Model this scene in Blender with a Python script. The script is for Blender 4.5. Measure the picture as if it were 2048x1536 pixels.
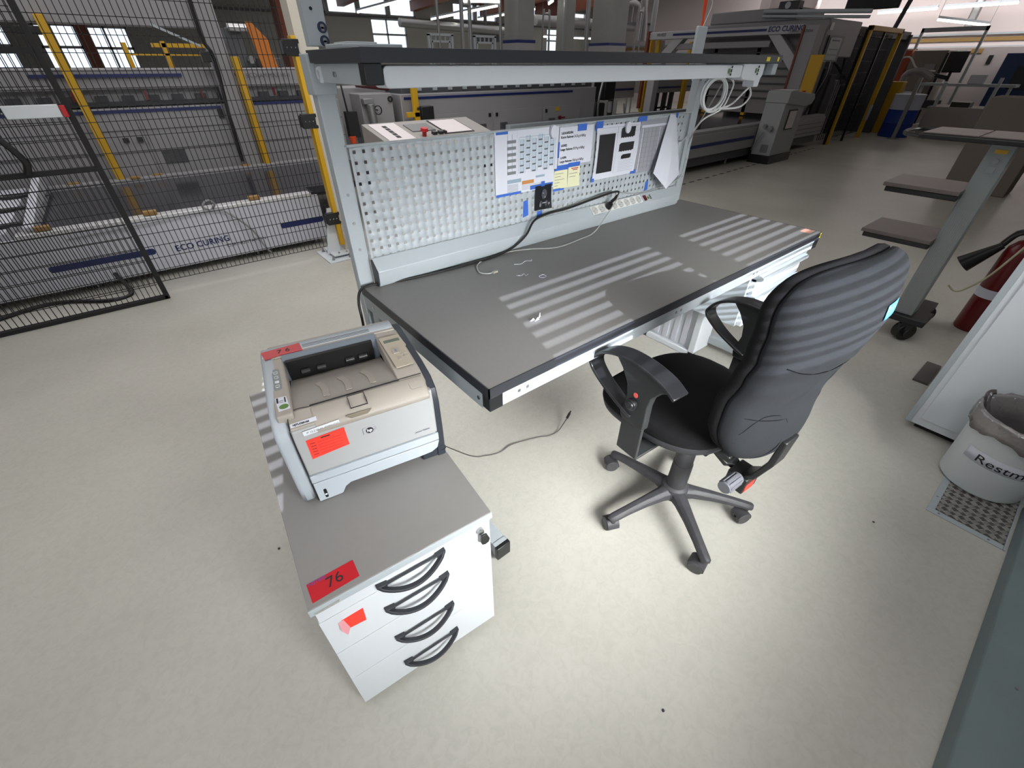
import bpy, bmesh, math, random
from mathutils import Vector, Matrix
random.seed(7)
for o in list(bpy.data.objects): bpy.data.objects.remove(o)
sc = bpy.context.scene
COL = sc.collection
R = math.radians
# ---------------------------------------------------------------- camera
cam_d = bpy.data.cameras.new('camera'); cam = bpy.data.objects.new('camera', cam_d); COL.objects.link(cam)
cam.location = (0, 0, 1.45)
yaw, pitch, roll = R(38.630), R(36.946), R(-0.062)
fw = Vector((math.sin(yaw)*math.cos(pitch), math.cos(yaw)*math.cos(pitch), -math.sin(pitch)))
rt = Vector((math.cos(yaw), -math.sin(yaw), 0)); up = rt.cross(fw)
r2 = rt*math.cos(roll)+up*math.sin(roll); u2 = r2.cross(fw)
cam.rotation_euler = Matrix((r2, u2, -fw)).transposed().to_euler()
cam_d.sensor_fit = 'HORIZONTAL'; cam_d.sensor_width = 36; cam_d.lens = 849.85/2048*36
cam_d.clip_start = .02; cam_d.clip_end = 200
sc.camera = cam
# ---------------------------------------------------------------- world, sun, fill lamps, exposure
sc.view_settings.view_transform = 'Standard'; sc.view_settings.look = 'None'
sc.view_settings.gamma = 1; sc.view_settings.use_curve_mapping = False
sc.view_settings.exposure = 0.0
w = bpy.data.worlds.new('sky'); sc.world = w; w.use_nodes = True
bg = w.node_tree.nodes['Background']; bg.inputs[0].default_value = (.75, .87, 1, 1); bg.inputs[1].default_value = 1.6
def lamp(name, kind, loc, d, energy, color=(1, 1, 1), **k):
    l = bpy.data.lights.new(name, kind); o = bpy.data.objects.new(name, l); COL.objects.link(o)
    o.location = loc; o.rotation_euler = Vector(d).to_track_quat('-Z', 'Y').to_euler(); l.energy = energy; l.color = color
    for a, b in k.items(): setattr(l, a, b)
    return o
lamp('sun', 'SUN', (-1, -6, 5), (.27, 1, -.49), 9.0, (.84, .89, 1), angle=R(.15))
# area lamps added inside the south wall, standing in for soft window daylight
lamp('window_daylight', 'AREA', (1.3, -.93, 1.28), (.14, 1, -.54), 38, (.99, 1, .98), shape='RECTANGLE', size=2.2, size_y=.45, spread=R(66))
lamp('window_daylight_left', 'AREA', (-1.0, -.93, 1.28), (.75, 1, -.5), 15, (.98, .99, 1), shape='RECTANGLE', size=1.7, size_y=.45, spread=R(120))  # added fill, turned to brighten the side of the white cabinet
lamp('window_daylight_east', 'AREA', (4.6, -.93, 1.9), (-.55, 1, -.7), 12, (1, .98, .95), shape='RECTANGLE', size=2.4, size_y=.7, spread=R(120))  # added fill; the south wall has no opening here
# overhead area lamps added as soft fill for the hall's ambient light
lamp('roof_light_aisle', 'AREA', (1.6, 2.0, 3.7), (.1, .75, -1), 32, (1, .99, .97), shape='RECTANGLE', size=3, size_y=.8, spread=R(110))  # added to brighten the console front and the floor behind the bench
lamp('roof_light', 'AREA', (.0, .6, 3.7), (0, 0, -1), 72, (1, .98, .95), shape='RECTANGLE', size=6, size_y=3.4)
lamp('roof_light_left', 'AREA', (-1, 6.5, 3.7), (0, 0, -1), 280, (1, .97, .96), shape='RECTANGLE', size=12, size_y=6)
lamp('roof_light_hall', 'AREA', (12, 12, 3.7), (0, 0, -1), 310, (1, .96, .94), shape='RECTANGLE', size=14, size_y=10)
lamp('roof_light_east', 'AREA', (11, 2.5, 3.7), (0, 0, -1), 38, (1, .93, .86), shape='RECTANGLE', size=12, size_y=5)
lamp('wall_light_east', 'AREA', (19.5, 5, 3.6), (1, 0, -.5), 330, (1, .95, .93), shape='RECTANGLE', size=12, size_y=1.2)  # added to brighten the pale right wall
# ---------------------------------------------------------------- helpers
def lin(c):
    c = c/255.
    return c/12.92 if c <= .04045 else ((c+.055)/1.055)**2.4
MATS = {}
def mat(name, rgb, rough=.5, metal=0., noise=0., nscale=20., bump=0., bscale=200., emit=None, spec=.5, alpha=None, coat=0.):
    if name in MATS: return MATS[name]
    m = bpy.data.materials.new(name); m.use_nodes = True; nt = m.node_tree; p = nt.nodes['Principled BSDF']
    c = tuple(lin(x) for x in rgb)+(1,)
    p.inputs['Base Color'].default_value = c; p.inputs['Roughness'].default_value = rough; p.inputs['Metallic'].default_value = metal
    p.inputs['Specular IOR Level'].default_value = spec; p.inputs['Coat Weight'].default_value = coat
    tc = nt.nodes.new('ShaderNodeTexCoord')
    if noise:
        n = nt.nodes.new('ShaderNodeTexNoise'); n.inputs['Scale'].default_value = nscale; n.inputs['Detail'].default_value = 6
        nt.links.new(tc.outputs['Object'], n.inputs['Vector'])
        mx = nt.nodes.new('ShaderNodeMix'); mx.data_type = 'RGBA'
        mx.inputs[6].default_value = tuple(x*(1-noise) for x in c[:3])+(1,); mx.inputs[7].default_value = tuple(min(1, x*(1+noise)) for x in c[:3])+(1,)
        nt.links.new(n.outputs['Fac'], mx.inputs[0]); nt.links.new(mx.outputs[2], p.inputs['Base Color'])
    if bump:
        n = nt.nodes.new('ShaderNodeTexNoise'); n.inputs['Scale'].default_value = bscale; n.inputs['Detail'].default_value = 3
        nt.links.new(tc.outputs['Object'], n.inputs['Vector'])
        b = nt.nodes.new('ShaderNodeBump'); b.inputs['Strength'].default_value = bump; b.inputs['Distance'].default_value = .002
        nt.links.new(n.outputs['Fac'], b.inputs['Height']); nt.links.new(b.outputs[0], p.inputs['Normal'])
    if emit: p.inputs['Emission Color'].default_value = c; p.inputs['Emission Strength'].default_value = emit
    if alpha is not None: p.inputs['Alpha'].default_value = alpha
    MATS[name] = m; return m
class MB:
    """collects shapes into one mesh"""
    def __init__(s): s.v = []; s.f = []; s.T = Matrix()
    def add(s, vs, fs, T=None):
        o = len(s.v); M = s.T if T is None else s.T @ T
        s.v += [tuple(M @ Vector(v)) for v in vs]; s.f += [tuple(i+o for i in f) for f in fs]; return s
    def box(s, x0, y0, z0, x1, y1, z1, T=None):
        vs = [(x, y, z) for z in (z0, z1) for y in (y0, y1) for x in (x0, x1)]
        return s.add(vs, [(0, 2, 3, 1), (4, 5, 7, 6), (0, 1, 5, 4), (2, 6, 7, 3), (0, 4, 6, 2), (1, 3, 7, 5)], T)
    def prism(s, poly, axis, a, b, T=None):
        """poly in the plane normal to axis; x:(y,z) y:(x,z) z:(x,y)"""
        n = len(poly)
        def P(p, t): return {'x': (t, p[0], p[1]), 'y': (p[0], t, p[1]), 'z': (p[0], p[1], t)}[axis]
        vs = [P(p, a) for p in poly]+[P(p, b) for p in poly]
        return s.add(vs, [tuple(range(n))[::-1], tuple(range(n, 2*n))]+[(i, (i+1) % n, (i+1) % n+n, i+n) for i in range(n)], T)
    def cyl(s, p, q, r, r1=None, n=16, cap=True):
        p = Vector(p); q = Vector(q); d = (q-p).normalized(); r1 = r if r1 is None else r1
        a = d.orthogonal().normalized(); b = d.cross(a); vs = []
        for c, rr in ((p, r), (q, r1)):
            for i in range(n):
                t = 2*math.pi*i/n; vs.append(tuple(c+a*math.cos(t)*rr+b*math.sin(t)*rr))
        fs = [(i, (i+1) % n, (i+1) % n+n, i+n) for i in range(n)]
        if cap: fs += [tuple(range(n))[::-1], tuple(range(n, 2*n))]
        return s.add(vs, fs)
    def lathe(s, prof, c=(0, 0, 0), n=40, axis='z'):
        vs = []; k = len(prof)
        for r, z in prof:
            for i in range(n):
                t = 2*math.pi*i/n; x, y = r*math.cos(t), r*math.sin(t)
                vs.append((c[0]+x, c[1]+y, c[2]+z) if axis == 'z' else (c[0]+z, c[1]+x, c[2]+y) if axis == 'x' else (c[0]+x, c[1]+z, c[2]+y))
        fs = [(j*n+i, j*n+(i+1) % n, (j+1)*n+(i+1) % n, (j+1)*n+i) for j in range(k-1) for i in range(n)]
        return s.add(vs, fs)
    def sweep(s, pts, prof, upv=(0, 0, 1), closed=False):
        """sweep profile [(a,b)] along pts; a along side vector, b along normal"""
        pts = [Vector(p) for p in pts]; n = len(prof); vs = []
        for i, p in enumerate(pts):
            d = (pts[(i+1) % len(pts)] if (closed or i < len(pts)-1) else p)-(pts[i-1] if (closed or i > 0) else p)
            d.normalize(); u = Vector(upv); sd = d.cross(u)
            if sd.length < 1e-4: sd = d.orthogonal()
            sd.normalize(); nn = sd.cross(d)
            for a, b in prof: vs.append(tuple(p+sd*a+nn*b))
        m = len(pts); rng = range(m if closed else m-1)
        fs = [(j*n+i, j*n+(i+1) % n, ((j+1) % m)*n+(i+1) % n, ((j+1) % m)*n+i) for j in rng for i in range(n)]
        if not closed: fs += [tuple(range(n))[::-1], tuple((m-1)*n+i for i in range(n))]
        return s.add(vs, fs)
    def tube(s, pts, r, n=10, sm=6, closed=False):
        P = spline(pts, sm, closed)
        # parallel transport frame
        vs = []; a = None; m = len(P)
        for i, p in enumerate(P):
            d = (P[(i+1) % m] if (closed or i < m-1) else p)-(P[i-1] if (closed or i > 0) else p); d.normalize()
            a = d.orthogonal().normalized() if a is None else (a-d*a.dot(d)).normalized()
            b = d.cross(a)
            for k in range(n):
                t = 2*math.pi*k/n; vs.append(tuple(p+a*math.cos(t)*r+b*math.sin(t)*r))
        rng = range(m if closed else m-1)
        fs = [(j*n+i, j*n+(i+1) % n, ((j+1) % m)*n+(i+1) % n, ((j+1) % m)*n+i) for j in rng for i in range(n)]
        if not closed: fs += [tuple(range(n))[::-1], tuple((m-1)*n+i for i in range(n))]
        return s.add(vs, fs)
    def pad(s, outline, rings, fun):
        """concentric rings of an outline; fun(x, z, depth) -> 3D point"""
        n = len(outline); cx = sum(p[0] for p in outline)/n; cz = sum(p[1] for p in outline)/n; vs = []
        for sc_, d in rings:
            for x, z in outline:
                xx = cx+(x-cx)*sc_; zz = cz+(z-cz)*sc_; vs.append(fun(xx, zz, d))
        k = len(rings); fs = [(j*n+i, j*n+(i+1) % n, (j+1)*n+(i+1) % n, (j+1)*n+i) for j in range(k-1) for i in range(n)]
        fs += [tuple(range(n))[::-1], tuple((k-1)*n+i for i in range(n))]
        return s.add(vs, fs)
def spline(pts, sm=6, closed=False):
    P = [Vector(p) for p in pts]
    if sm < 2 or len(P) < 3: return P
    out = []; m = len(P)
    for i in range(m if closed else m-1):
        p0 = P[(i-1) % m] if (closed or i > 0) else P[i]; p1 = P[i]; p2 = P[(i+1) % m]; p3 = P[(i+2) % m] if (closed or i+2 < m) else p2
        for k in range(sm):
            t = k/sm
            out.append(.5*((2*p1)+(p2-p0)*t+(2*p0-5*p1+4*p2-p3)*t*t+(3*p1-p0-3*p2+p3)*t**3))
    if not closed: out.append(P[-1])
    return out
def thing(name, label, cat, loc=(0, 0, 0), rz=0., group=None):
    o = bpy.data.objects.new(name, None); COL.objects.link(o); o.empty_display_size = .1
    o.location = loc; o.rotation_euler = (0, 0, R(rz)); o['label'] = label; o['category'] = cat
    if group: o['group'] = group
    o['_M'] = [c for row in (Matrix.Translation(loc) @ Matrix.Rotation(R(rz), 4, 'Z')) for c in row]
    return o
def rootM(o):
    while o.parent: o = o.parent
    if '_M' in o: l = list(o['_M']); return Matrix((l[0:4], l[4:8], l[8:12], l[12:16]))
    return Matrix()
def part(name, mb, m, parent=None, bevel=0., world=False, label=None, smooth=35, seg=2):
    """one mesh object. world=True: the vertices are world coordinates"""
    me = bpy.data.meshes.new(name); me.from_pydata(mb.v, [], mb.f); me.validate()
    if world and parent is not None: me.transform(rootM(parent).inverted())
    b = bmesh.new(); b.from_mesh(me); bmesh.ops.recalc_face_normals(b, faces=b.faces); b.to_mesh(me); b.free()
    for p in me.polygons: p.use_smooth = True
    me.set_sharp_from_angle(angle=R(smooth))
    me.materials.append(m)
    o = bpy.data.objects.new(name, me); COL.objects.link(o)
    if parent is not None: o.parent = parent
    if bevel:
        bv = o.modifiers.new('bevel', 'BEVEL'); bv.width = bevel; bv.segments = seg; bv.limit_method = 'ANGLE'; bv.angle_limit = R(40)
    if label: o['label'] = label
    return o
def tag(o, label, cat, group=None):
    o['label'] = label; o['category'] = cat
    if group: o['group'] = group
    return o
def struct(name, mb, m, **k):
    o = part(name, mb, m, **k); o['kind'] = 'structure'; return o
def solo(name, mb, m, label, cat, group=None, **k): return tag(part(name, mb, m, **k), label, cat, group)
def text_mb(body, size, T, extrude=.0004, align='LEFT', bold=0.):
    cu = bpy.data.curves.new('lettering', 'FONT'); cu.body = body; cu.size = size; cu.extrude = extrude; cu.align_x = align; cu.offset = bold
    cu.resolution_u = 3
    o = bpy.data.objects.new('lettering', cu); COL.objects.link(o)
    me = bpy.data.meshes.new_from_object(o.evaluated_get(bpy.context.evaluated_depsgraph_get()))
    mb = MB(); mb.add([v.co[:] for v in me.vertices], [tuple(p.vertices) for p in me.polygons], T)
    bpy.data.objects.remove(o); bpy.data.curves.remove(cu); bpy.data.meshes.remove(me)
    return mb
def frame(o, xa, ya):
    """matrix with origin o, local x along xa, local y along ya"""
    xa = Vector(xa).normalized(); ya = Vector(ya); ya = (ya-xa*ya.dot(xa)).normalized(); za = xa.cross(ya)
    return Matrix.Translation(o) @ Matrix((xa, ya, za)).transposed().to_4x4()
def copy_tree(o, parent=None):
    c = o.copy(); COL.objects.link(c)
    if parent: c.parent = parent
    for ch in list(o.children): copy_tree(ch, c)
    return c
def move(o, loc, rz=None, label=None):
    o.location = loc
    if rz is not None: o.rotation_euler = (0, 0, R(rz))
    if label: o['label'] = label
    return o
def rrect(x0, y0, x1, y1, r, n=5):
    out = []
    for cx, cy, a in ((x1-r, y0+r, -90), (x1-r, y1-r, 0), (x0+r, y1-r, 90), (x0+r, y0+r, 180)):
        for i in range(n+1):
            t = R(a+90*i/n); out.append((cx+r*math.cos(t), cy+r*math.sin(t)))
    return out
# ---------------------------------------------------------------- materials
M = dict(
 light=mat('light_grey_metal', (166, 174, 180), .42, noise=.03, nscale=8),
 white=mat('white_lacquer', (208, 213, 219), .4),
 greytop=mat('grey_laminate', (114, 113, 112), .5, noise=.05, nscale=60, bump=.05),
 band=mat('black_edge_band', (44, 46, 52), .45),
 black=mat('black_plastic', (26, 27, 29), .38),
 dull=mat('dull_black_plastic', (34, 35, 38), .62, noise=.15, nscale=25),
 fabric=mat('black_fabric', (17, 17, 19), .95, bump=.5, bscale=900, spec=.2),
 shell=mat('grey_seat_shell_fabric', (29, 31, 35), .88, bump=.5, bscale=700, spec=.25),
 dusty=mat('dusty_black_plastic', (58, 58, 62), .55, noise=.35, nscale=30),
 prgrey=mat('printer_light_grey', (200, 203, 206), .45),
 prbeige=mat('printer_beige_grey', (156, 149, 141), .5),
 prdark=mat('printer_dark_blue_grey', (38, 43, 52), .42),
 prcover=mat('printer_side_white', (168, 176, 184), .45),
 red=mat('red_label', (178, 20, 32), .3, noise=.1, nscale=30),
 neon=mat('neon_orange_label', (255, 62, 48), .5),
 ink=mat('black_ink', (22, 22, 26), .6), greyink=mat('grey_ink', (120, 124, 130), .7),
 paper=mat('white_paper', (204, 207, 218), .8), note=mat('yellow_note', (214, 214, 178), .8),
 tape=mat('blue_tape', (52, 98, 186), .5), skyblue=mat('sky_blue_tape', (84, 172, 232), .4),
 chrome=mat('chrome', (200, 200, 200), .2, metal=1.), steel=mat('galvanised_steel', (150, 152, 154), .35, metal=.7),
 yellow=mat('yellow_paint', (196, 152, 18), .45), navy=mat('navy_stripe', (15, 32, 92), .4),
 mach=mat('machine_light_grey', (144, 143, 146), .45), machw=mat('machine_white', (198, 200, 210), .4), machd=mat('machine_dark_grey', (74, 76, 80), .5),
 bed=mat('curing_bed_dark_glass', (40, 40, 48), .16, noise=.1, nscale=3),
 wood=mat('glulam_timber', (118, 62, 42), .6, noise=.2, nscale=6), conc=mat('concrete_column', (132, 133, 132), .8, noise=.08, nscale=4),
 wallw=mat('wall_paint_white', (206, 196, 196), .8), wallg=mat('wall_panel_grey', (146, 146, 142), .8),
 ceil=mat('ceiling_panel', (84, 80, 76), .8),
 tube=mat('fluorescent_tube', (255, 250, 235), .5, emit=5.), bin=mat('bin_grey_white', (200, 206, 208), .45),
 foil=mat('clear_bag_film', (132, 128, 128), .16, metal=.35, bump=1., bscale=70), orange=mat('orange_plastic', (214, 74, 28), .5),
 extred=mat('extinguisher_red', (100, 9, 16), .3), glass=mat('dark_screen_glass', (40, 44, 48), .15), duct=mat('painted_duct_grey_green', (108, 122, 125), .55, noise=.12, nscale=6),
 cable=mat('white_cable', (210, 212, 212), .5), cableg=mat('grey_cable', (150, 152, 150), .5), cableb=mat('black_cable', (14, 14, 16), .45),
 tray=mat('tray_brown_grey', (98, 89, 87), .35), blue=mat('blue_plastic', (14, 52, 140), .5), lcd=mat('lcd_green_grey', (88, 100, 88), .3),
 panelbg=mat('beige_key_panel', (166, 156, 141), .5), green=mat('green_mark', (88, 120, 60), .6), sock=mat('socket_white', (214, 216, 214), .45),
 drk=mat('deep_recess_black', (8, 8, 10), .6), frow=mat('window_frame_grey', (150, 150, 150), .5))
fl = mat('floor_coating', (186, 183, 175), .34, spec=.45)
def floor_nodes():
    nt = fl.node_tree; p = nt.nodes['Principled BSDF']; tc = nt.nodes.new('ShaderNodeTexCoord')
    n1 = nt.nodes.new('ShaderNodeTexNoise'); n1.inputs['Scale'].default_value = 1.3; n1.inputs['Detail'].default_value = 4
    n2 = nt.nodes.new('ShaderNodeTexNoise'); n2.inputs['Scale'].default_value = 38; n2.inputs['Detail'].default_value = 8; n2.inputs['Distortion'].default_value = 1.2
    n3 = nt.nodes.new('ShaderNodeTexNoise'); n3.inputs['Scale'].default_value = 420
    for n in (n1, n2, n3): nt.links.new(tc.outputs['Object'], n.inputs['Vector'])
    r = nt.nodes.new('ShaderNodeValToRGB'); r.color_ramp.elements[0].position = .3; r.color_ramp.elements[1].position = .75
    r.color_ramp.elements[0].color = tuple(lin(x) for x in (176, 174, 166))+(1,); r.color_ramp.elements[1].color = tuple(lin(x) for x in (192, 190, 182))+(1,)
    nt.links.new(n1.outputs['Fac'], r.inputs[0])
    mx = nt.nodes.new('ShaderNodeMix'); mx.data_type = 'RGBA'; mx.blend_type = 'MULTIPLY'; mx.inputs[0].default_value = 1
    r2_ = nt.nodes.new('ShaderNodeValToRGB'); r2_.color_ramp.elements[0].position = .25; r2_.color_ramp.elements[0].color = (.9, .9, .89, 1); r2_.color_ramp.elements[1].position = .6
    nt.links.new(n2.outputs['Fac'], r2_.inputs[0]); nt.links.new(r.outputs[0], mx.inputs[6]); nt.links.new(r2_.outputs[0], mx.inputs[7])
    nt.links.new(mx.outputs[2], p.inputs['Base Color'])
    b = nt.nodes.new('ShaderNodeBump'); b.inputs['Strength'].default_value = .06; b.inputs['Distance'].default_value = .002
    nt.links.new(n3.outputs['Fac'], b.inputs['Height']); nt.links.new(b.outputs[0], p.inputs['Normal'])
floor_nodes()
# ================================================================ THE ROOM
X0, X1, Y0, Y1, ZC = -9., 22., -.98, 19., 3.9
struct('floor', MB().box(X0, Y0-.2, -.1, X1+.2, Y1+.2, 0), fl)
struct('ceiling', MB().box(X0, Y0-.2, ZC, X1+.2, Y1+.2, ZC+.15), M['ceil'])
struct('wall_left', MB().box(X0-.2, Y0-.2, 0, X0, Y1+.2, ZC), M['wallg'])
# south wall behind the camera with louvred windows
m = MB(); ops = [(-.85, -.52), (.22, 1.10), (1.29, 2.17)]  # first opening narrowed to keep sun off printer and floor
zs, zt = 1.27, 1.875
m.box(X0, Y0-.03, 0, X1, Y0, zs).box(X0, Y0-.03, zt, X1, Y0, ZC)
xs = [X0]+[v for o_ in ops for v in o_]+[X1]
for i in range(0, len(xs), 2): m.box(xs[i], Y0-.03, zs, xs[i+1], Y0, zt)
struct('wall_front', m, M['wallg'])
for i, (a, b) in enumerate(ops):
    m = MB(); t = .02
    for q in ((a, zs, b, zs+t), (a, zt-t, b, zt), (a, zs, a+t, zt), (b-t, zs, b, zt)): m.box(q[0], Y0-.06, q[1], q[2], Y0-.03, q[3])
    f = struct('window_%d' % (i+1), m, M['frow'])
    if i != 2: part('lower_pane', MB().box(a, Y0-.05, zs, b, Y0-.035, 1.49), M['white'], f)  # opaque panel added to hold the sun back below the slats
    low = 1.27 if i == 2 else 1.49
    m = MB()
    for k in range(60):
        z = 1.863-.0315*k
        if z < low: break
        m.box(a+.005, Y0-.03, z, b-.005, Y0+.001, z+.0012)
    if i in (1, 2):
        for xx in (a+.18, b-.18): m.box(xx-.001, Y0-.02, low, xx+.001, Y0-.018, 1.84)
    part('blind_slats', m, M['light'], f)
# ================================================================ WORKBENCH
wb = thing('workbench', 'long grey-topped workbench with overhead shelf, perforated back panel and black edge band', 'workbench', (1.478, 1.1, 0))
XL, XR, YF, YB, ZT = .478, 2.478, .691, 1.485, .8
part('worktop', MB().box(XL+.003, YF+.003, ZT-.028, XR-.003, YB, ZT), M['greytop'], wb, world=True, bevel=.001)
part('edge_band', MB().box(XL, YF, ZT-.03, XR, YF+.0035, ZT+.0003).box(XL, YF, ZT-.03, XL+.0035, YB, ZT+.0003).box(XR-.0035, YF, ZT-.03, XR, YB, ZT+.0003), M['band'], wb, world=True)
part('front_rail', MB().box(XL+.045, YF+.004, ZT-.075, XR-.045, YF+.034, ZT-.03), M['light'], wb, world=True, bevel=.0015)
for x in (XL+.003, XR-.033): part('side_rail', MB().box(x, YF+.035, ZT-.085, x+.03, YB, ZT-.03), M['light'], wb, world=True, bevel=.0015)
for x in (XL+.002, XR-.045): part('corner_cap', MB().box(x, YF+.001, ZT-.075, x+.043, YF+.034, ZT-.03), M['black'], wb, world=True, bevel=.002, label='black plastic corner cap')
for x in (.58, .61, 1.30, 1.33, 1.85, 1.88, 2.40, 2.42): part('screw', MB().cyl((x, YF+.006, ZT-.052), (x, YF+.002, ZT-.052), .005, n=10), M['steel'], wb, world=True)
for y in (YF+.05, YB-.08): part('screw', MB().cyl((XL+.004, y, ZT-.055), (XL, y, ZT-.055), .006, n=12), M['chrome'], wb, world=True)
for x in (XL+.01, XR-.06):      # C-shaped legs: column at the back, foot running forward
    part('leg', MB().box(x, 1.40, .06, x+.05, 1.455, ZT-.03).box(x-.002, .72, .035, x+.052, 1.49, .085).box(x-.003, .70, .03, x+.053, .722, .088), M['light'], wb, world=True, bevel=.003)
    part('foot_cap', MB().box(x-.004, .688, .022, x+.054, .706, .088), M['black'], wb, world=True, bevel=.003)
for x, zt_ in ((.487, 2.3), (2.428, 1.6)):
    part('upright', MB().box(x-.008, 1.487, .1, x+.046, 1.53, 1.392).box(x-.016 if x < 1 else x, 1.48, 1.38, x+.052, 1.54, 1.475), M['light'], wb, world=True, bevel=.003)
part('upper_column', MB().box(.494, 1.50, 1.49, .552, 1.53, 2.5), M['light'], wb, world=True, bevel=.002)
for zz in (1.531, 1.502): part('warning_sticker', MB().cyl((.538, 1.5, zz), (.538, 1.497, zz), .0125, n=24), mat('round_sticker_dark_blue', (28, 38, 66), .5), wb, world=True, label='round dark blue safety sticker')
for zz in (1.531, 1.502): part('sticker_symbol', MB().cyl((.538, 1.4975, zz+.002), (.538, 1.4965, zz+.002), .0055, n=16).box(.534, 1.4965, zz-.008, .542, 1.4975, zz+.001), M['greyink'], wb, world=True)
part('column_hole', MB().cyl((.518, 1.5, 1.569), (.518, 1.4985, 1.569), .004, n=16), M['drk'], wb, world=True)
for z in (.93, 1.02, 1.11):
    for x in (.505, 2.45): part('rivet', MB().cyl((x, 1.487, z), (x, 1.4855, z), .005, n=12), M['steel'], wb, world=True)
# overhead shelf
part('shelf_board', MB().box(.478, 1.13, 1.4535, 2.478, 1.495, 1.4815), M['band'], wb, world=True, bevel=.001)
part('shelf_rail', MB().box(.488, 1.17, 1.41, .51, 1.53, 1.453).box(2.44, 1.17, 1.41, 2.462, 1.53, 1.453).box(.5, 1.2, 1.415, 2.45, 1.225, 1.45), M['light'], wb, world=True, bevel=.002)
part('shelf_end_cap', MB().box(.482, 1.134, 1.411, .526, 1.165, 1.453), M['black'], wb, world=True, bevel=.002, label='black end cap under the shelf corner')
part('shelf_end_cap', MB().box(2.42, 1.134, 1.411, 2.462, 1.165, 1.453), M['light'], wb, world=True, bevel=.002)
m = MB(); m.T = Matrix.Translation((.488, 1.45, 1.43)); m.prism([(math.cos(R(a))*.012, math.sin(R(a))*.014) for a in range(-60, 240, 20)]+[(math.cos(R(a))*.007, math.sin(R(a))*.009) for a in range(220, -80, -20)], 'x', -.006, .0).box(-.006, -.017, -.02, 0, -.008, .016)
part('cable_hook', m, M['white'], wb, world=True)
part('bolt', MB().cyl((.488, 1.331, 1.43), (.482, 1.331, 1.43), .006, n=12), M['chrome'], wb, world=True)
# lamp housing hanging along the shelf front
part('lamp_housing', MB().prism([(x, z) for x, z in rrect(.53, 1.404, 2.16, 1.448, .012)], 'y', 1.138, 1.20), M['white'], wb, world=True, bevel=.002)
part('power_adapter', MB().prism([(2.165, 1.452), (2.346, 1.452), (2.346, 1.41), (2.336, 1.40), (2.331, 1.368), (2.292, 1.368), (2.286, 1.39), (2.18, 1.396), (2.165, 1.406)], 'y', 1.136, 1.19), M['white'], wb, world=True, bevel=.003)
for x, s_ in ((2.06, 1), (2.285, -1)):
    part('sticker', MB().box(x-.016, 1.134, 1.42, x-.004, 1.1345, 1.436), M['green'], wb, world=True)
for x in (2.06, 2.285):
    m = MB()
    for k, (dx, a, b) in enumerate(((.004, 1.412, 1.42), (.004, 1.423, 1.434), (.004, 1.437, 1.445))): m.box(x+dx-.001, 1.134, a, x+dx+.008, 1.1345, b)
    part('sticker_marks', m, M['ink'], wb, world=True)
for a, b in ((2.33, 2.36), (2.43, 2.445)): part('yellow_sticker', MB().box(a, 1.1285, 1.46, b, 1.1295, 1.475), mat('yellow_sticker', (226, 206, 40), .5), wb, world=True)
# perforated back panel
xs_ = []; x = .547
m = MB()
pit, hh = .0310, .0050
nx, nz = 58, 12
gx = [.532]; 
for i in range(nx): c_ = .547+pit*i; gx += [c_-hh, c_+hh]
gx.append(2.372)
gz = [.868]
for j in range(nz)[::-1]: c_ = 1.232-pit*j*.985; gz += [c_-hh, c_+hh]
gz.append(1.2475)
idx = {}
vs = []; fs = []
for j, z in enumerate(gz):
    for i, x in enumerate(gx): idx[i, j] = len(vs); vs.append((x, 1.470, z))
for j in range(len(gz)-1):
    for i in range(len(gx)-1):
        if i % 2 == 1 and j % 2 == 1: continue
        fs.append((idx[i, j], idx[i+1, j], idx[i+1, j+1], idx[i, j+1]))
m.add(vs, fs)
pb = part('perforated_panel', m, M['light'], wb, world=True)
so = pb.modifiers.new('solid', 'SOLIDIFY'); so.thickness = .0015; so.offset = 0
part('panel_flange', MB().box(.526, 1.463, 1.247, 2.378, 1.482, 1.252).box(2.372, 1.462, .87, 2.4, 1.482, 1.25), M['light'], wb, world=True, bevel=.001)
# power rail lying on the back of the worktop
part('power_rail', MB().prism([(1.438, .8005), (1.428, .812), (1.4225, .860), (1.462, .898), (1.4695, .898), (1.4695, .8005)], 'x', .532, 2.362), M['light'], wb, world=True, bevel=.002)
part('rail_end_cap', MB().prism([(1.44, .802), (1.431, .812), (1.4255, .858), (1.462, .894), (1.468, .894), (1.468, .802)], 'x', .527, .532), M['band'], wb, world=True)
sl = Vector((0, .0395, .038)).normalized(); nrm = Vector((0, -sl.z, sl.y))
def slope_T(x, along=.0): return frame(Vector((x, 1.4225, .860))+sl*along+nrm*.0006, (1, 0, 0), sl)
sb = part('socket_strip', MB().add([(-.0, 0, 0), (.385, 0, 0), (.385, .043, 0), (0, .043, 0), (-.0, 0, .003), (.385, 0, .003), (.385, .043, .003), (0, .043, .003)], [(0, 3, 2, 1), (4, 5, 6, 7), (0, 1, 5, 4), (1, 2, 6, 5), (2, 3, 7, 6), (3, 0, 4, 7)], slope_T(1.645, .006)), M['sock'], wb, world=True)
for k in range(8):
    T = slope_T(1.645+.024+.048*k, .0275)
    m = MB(); m.T = T @ Matrix.Translation((0, 0, .003)); n_ = 24
    m.lathe([(.0195, .0), (.0195, .0012), (.0175, .0012), (.0165, .0002), (.0, .0002)], n=n_)
    o = part('socket', m, mat('socket_bowl_grey', (178, 180, 178), .4), sb, world=True)
    m = MB(); m.T = T @ Matrix.Translation((0, 0, .0034)); m.lathe([(.0022, 0), (.0022, .0004), (0, .0004)], c=(-.0085, -.004, 0), n=8).lathe([(.0022, 0), (.0022, .0004), (0, .0004)], c=(.0085, .004, 0), n=8).box(-.012, -.019, 0, -.007, -.014, .0006)
    part('socket_hole', m, M['drk'], sb, world=True)
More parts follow.
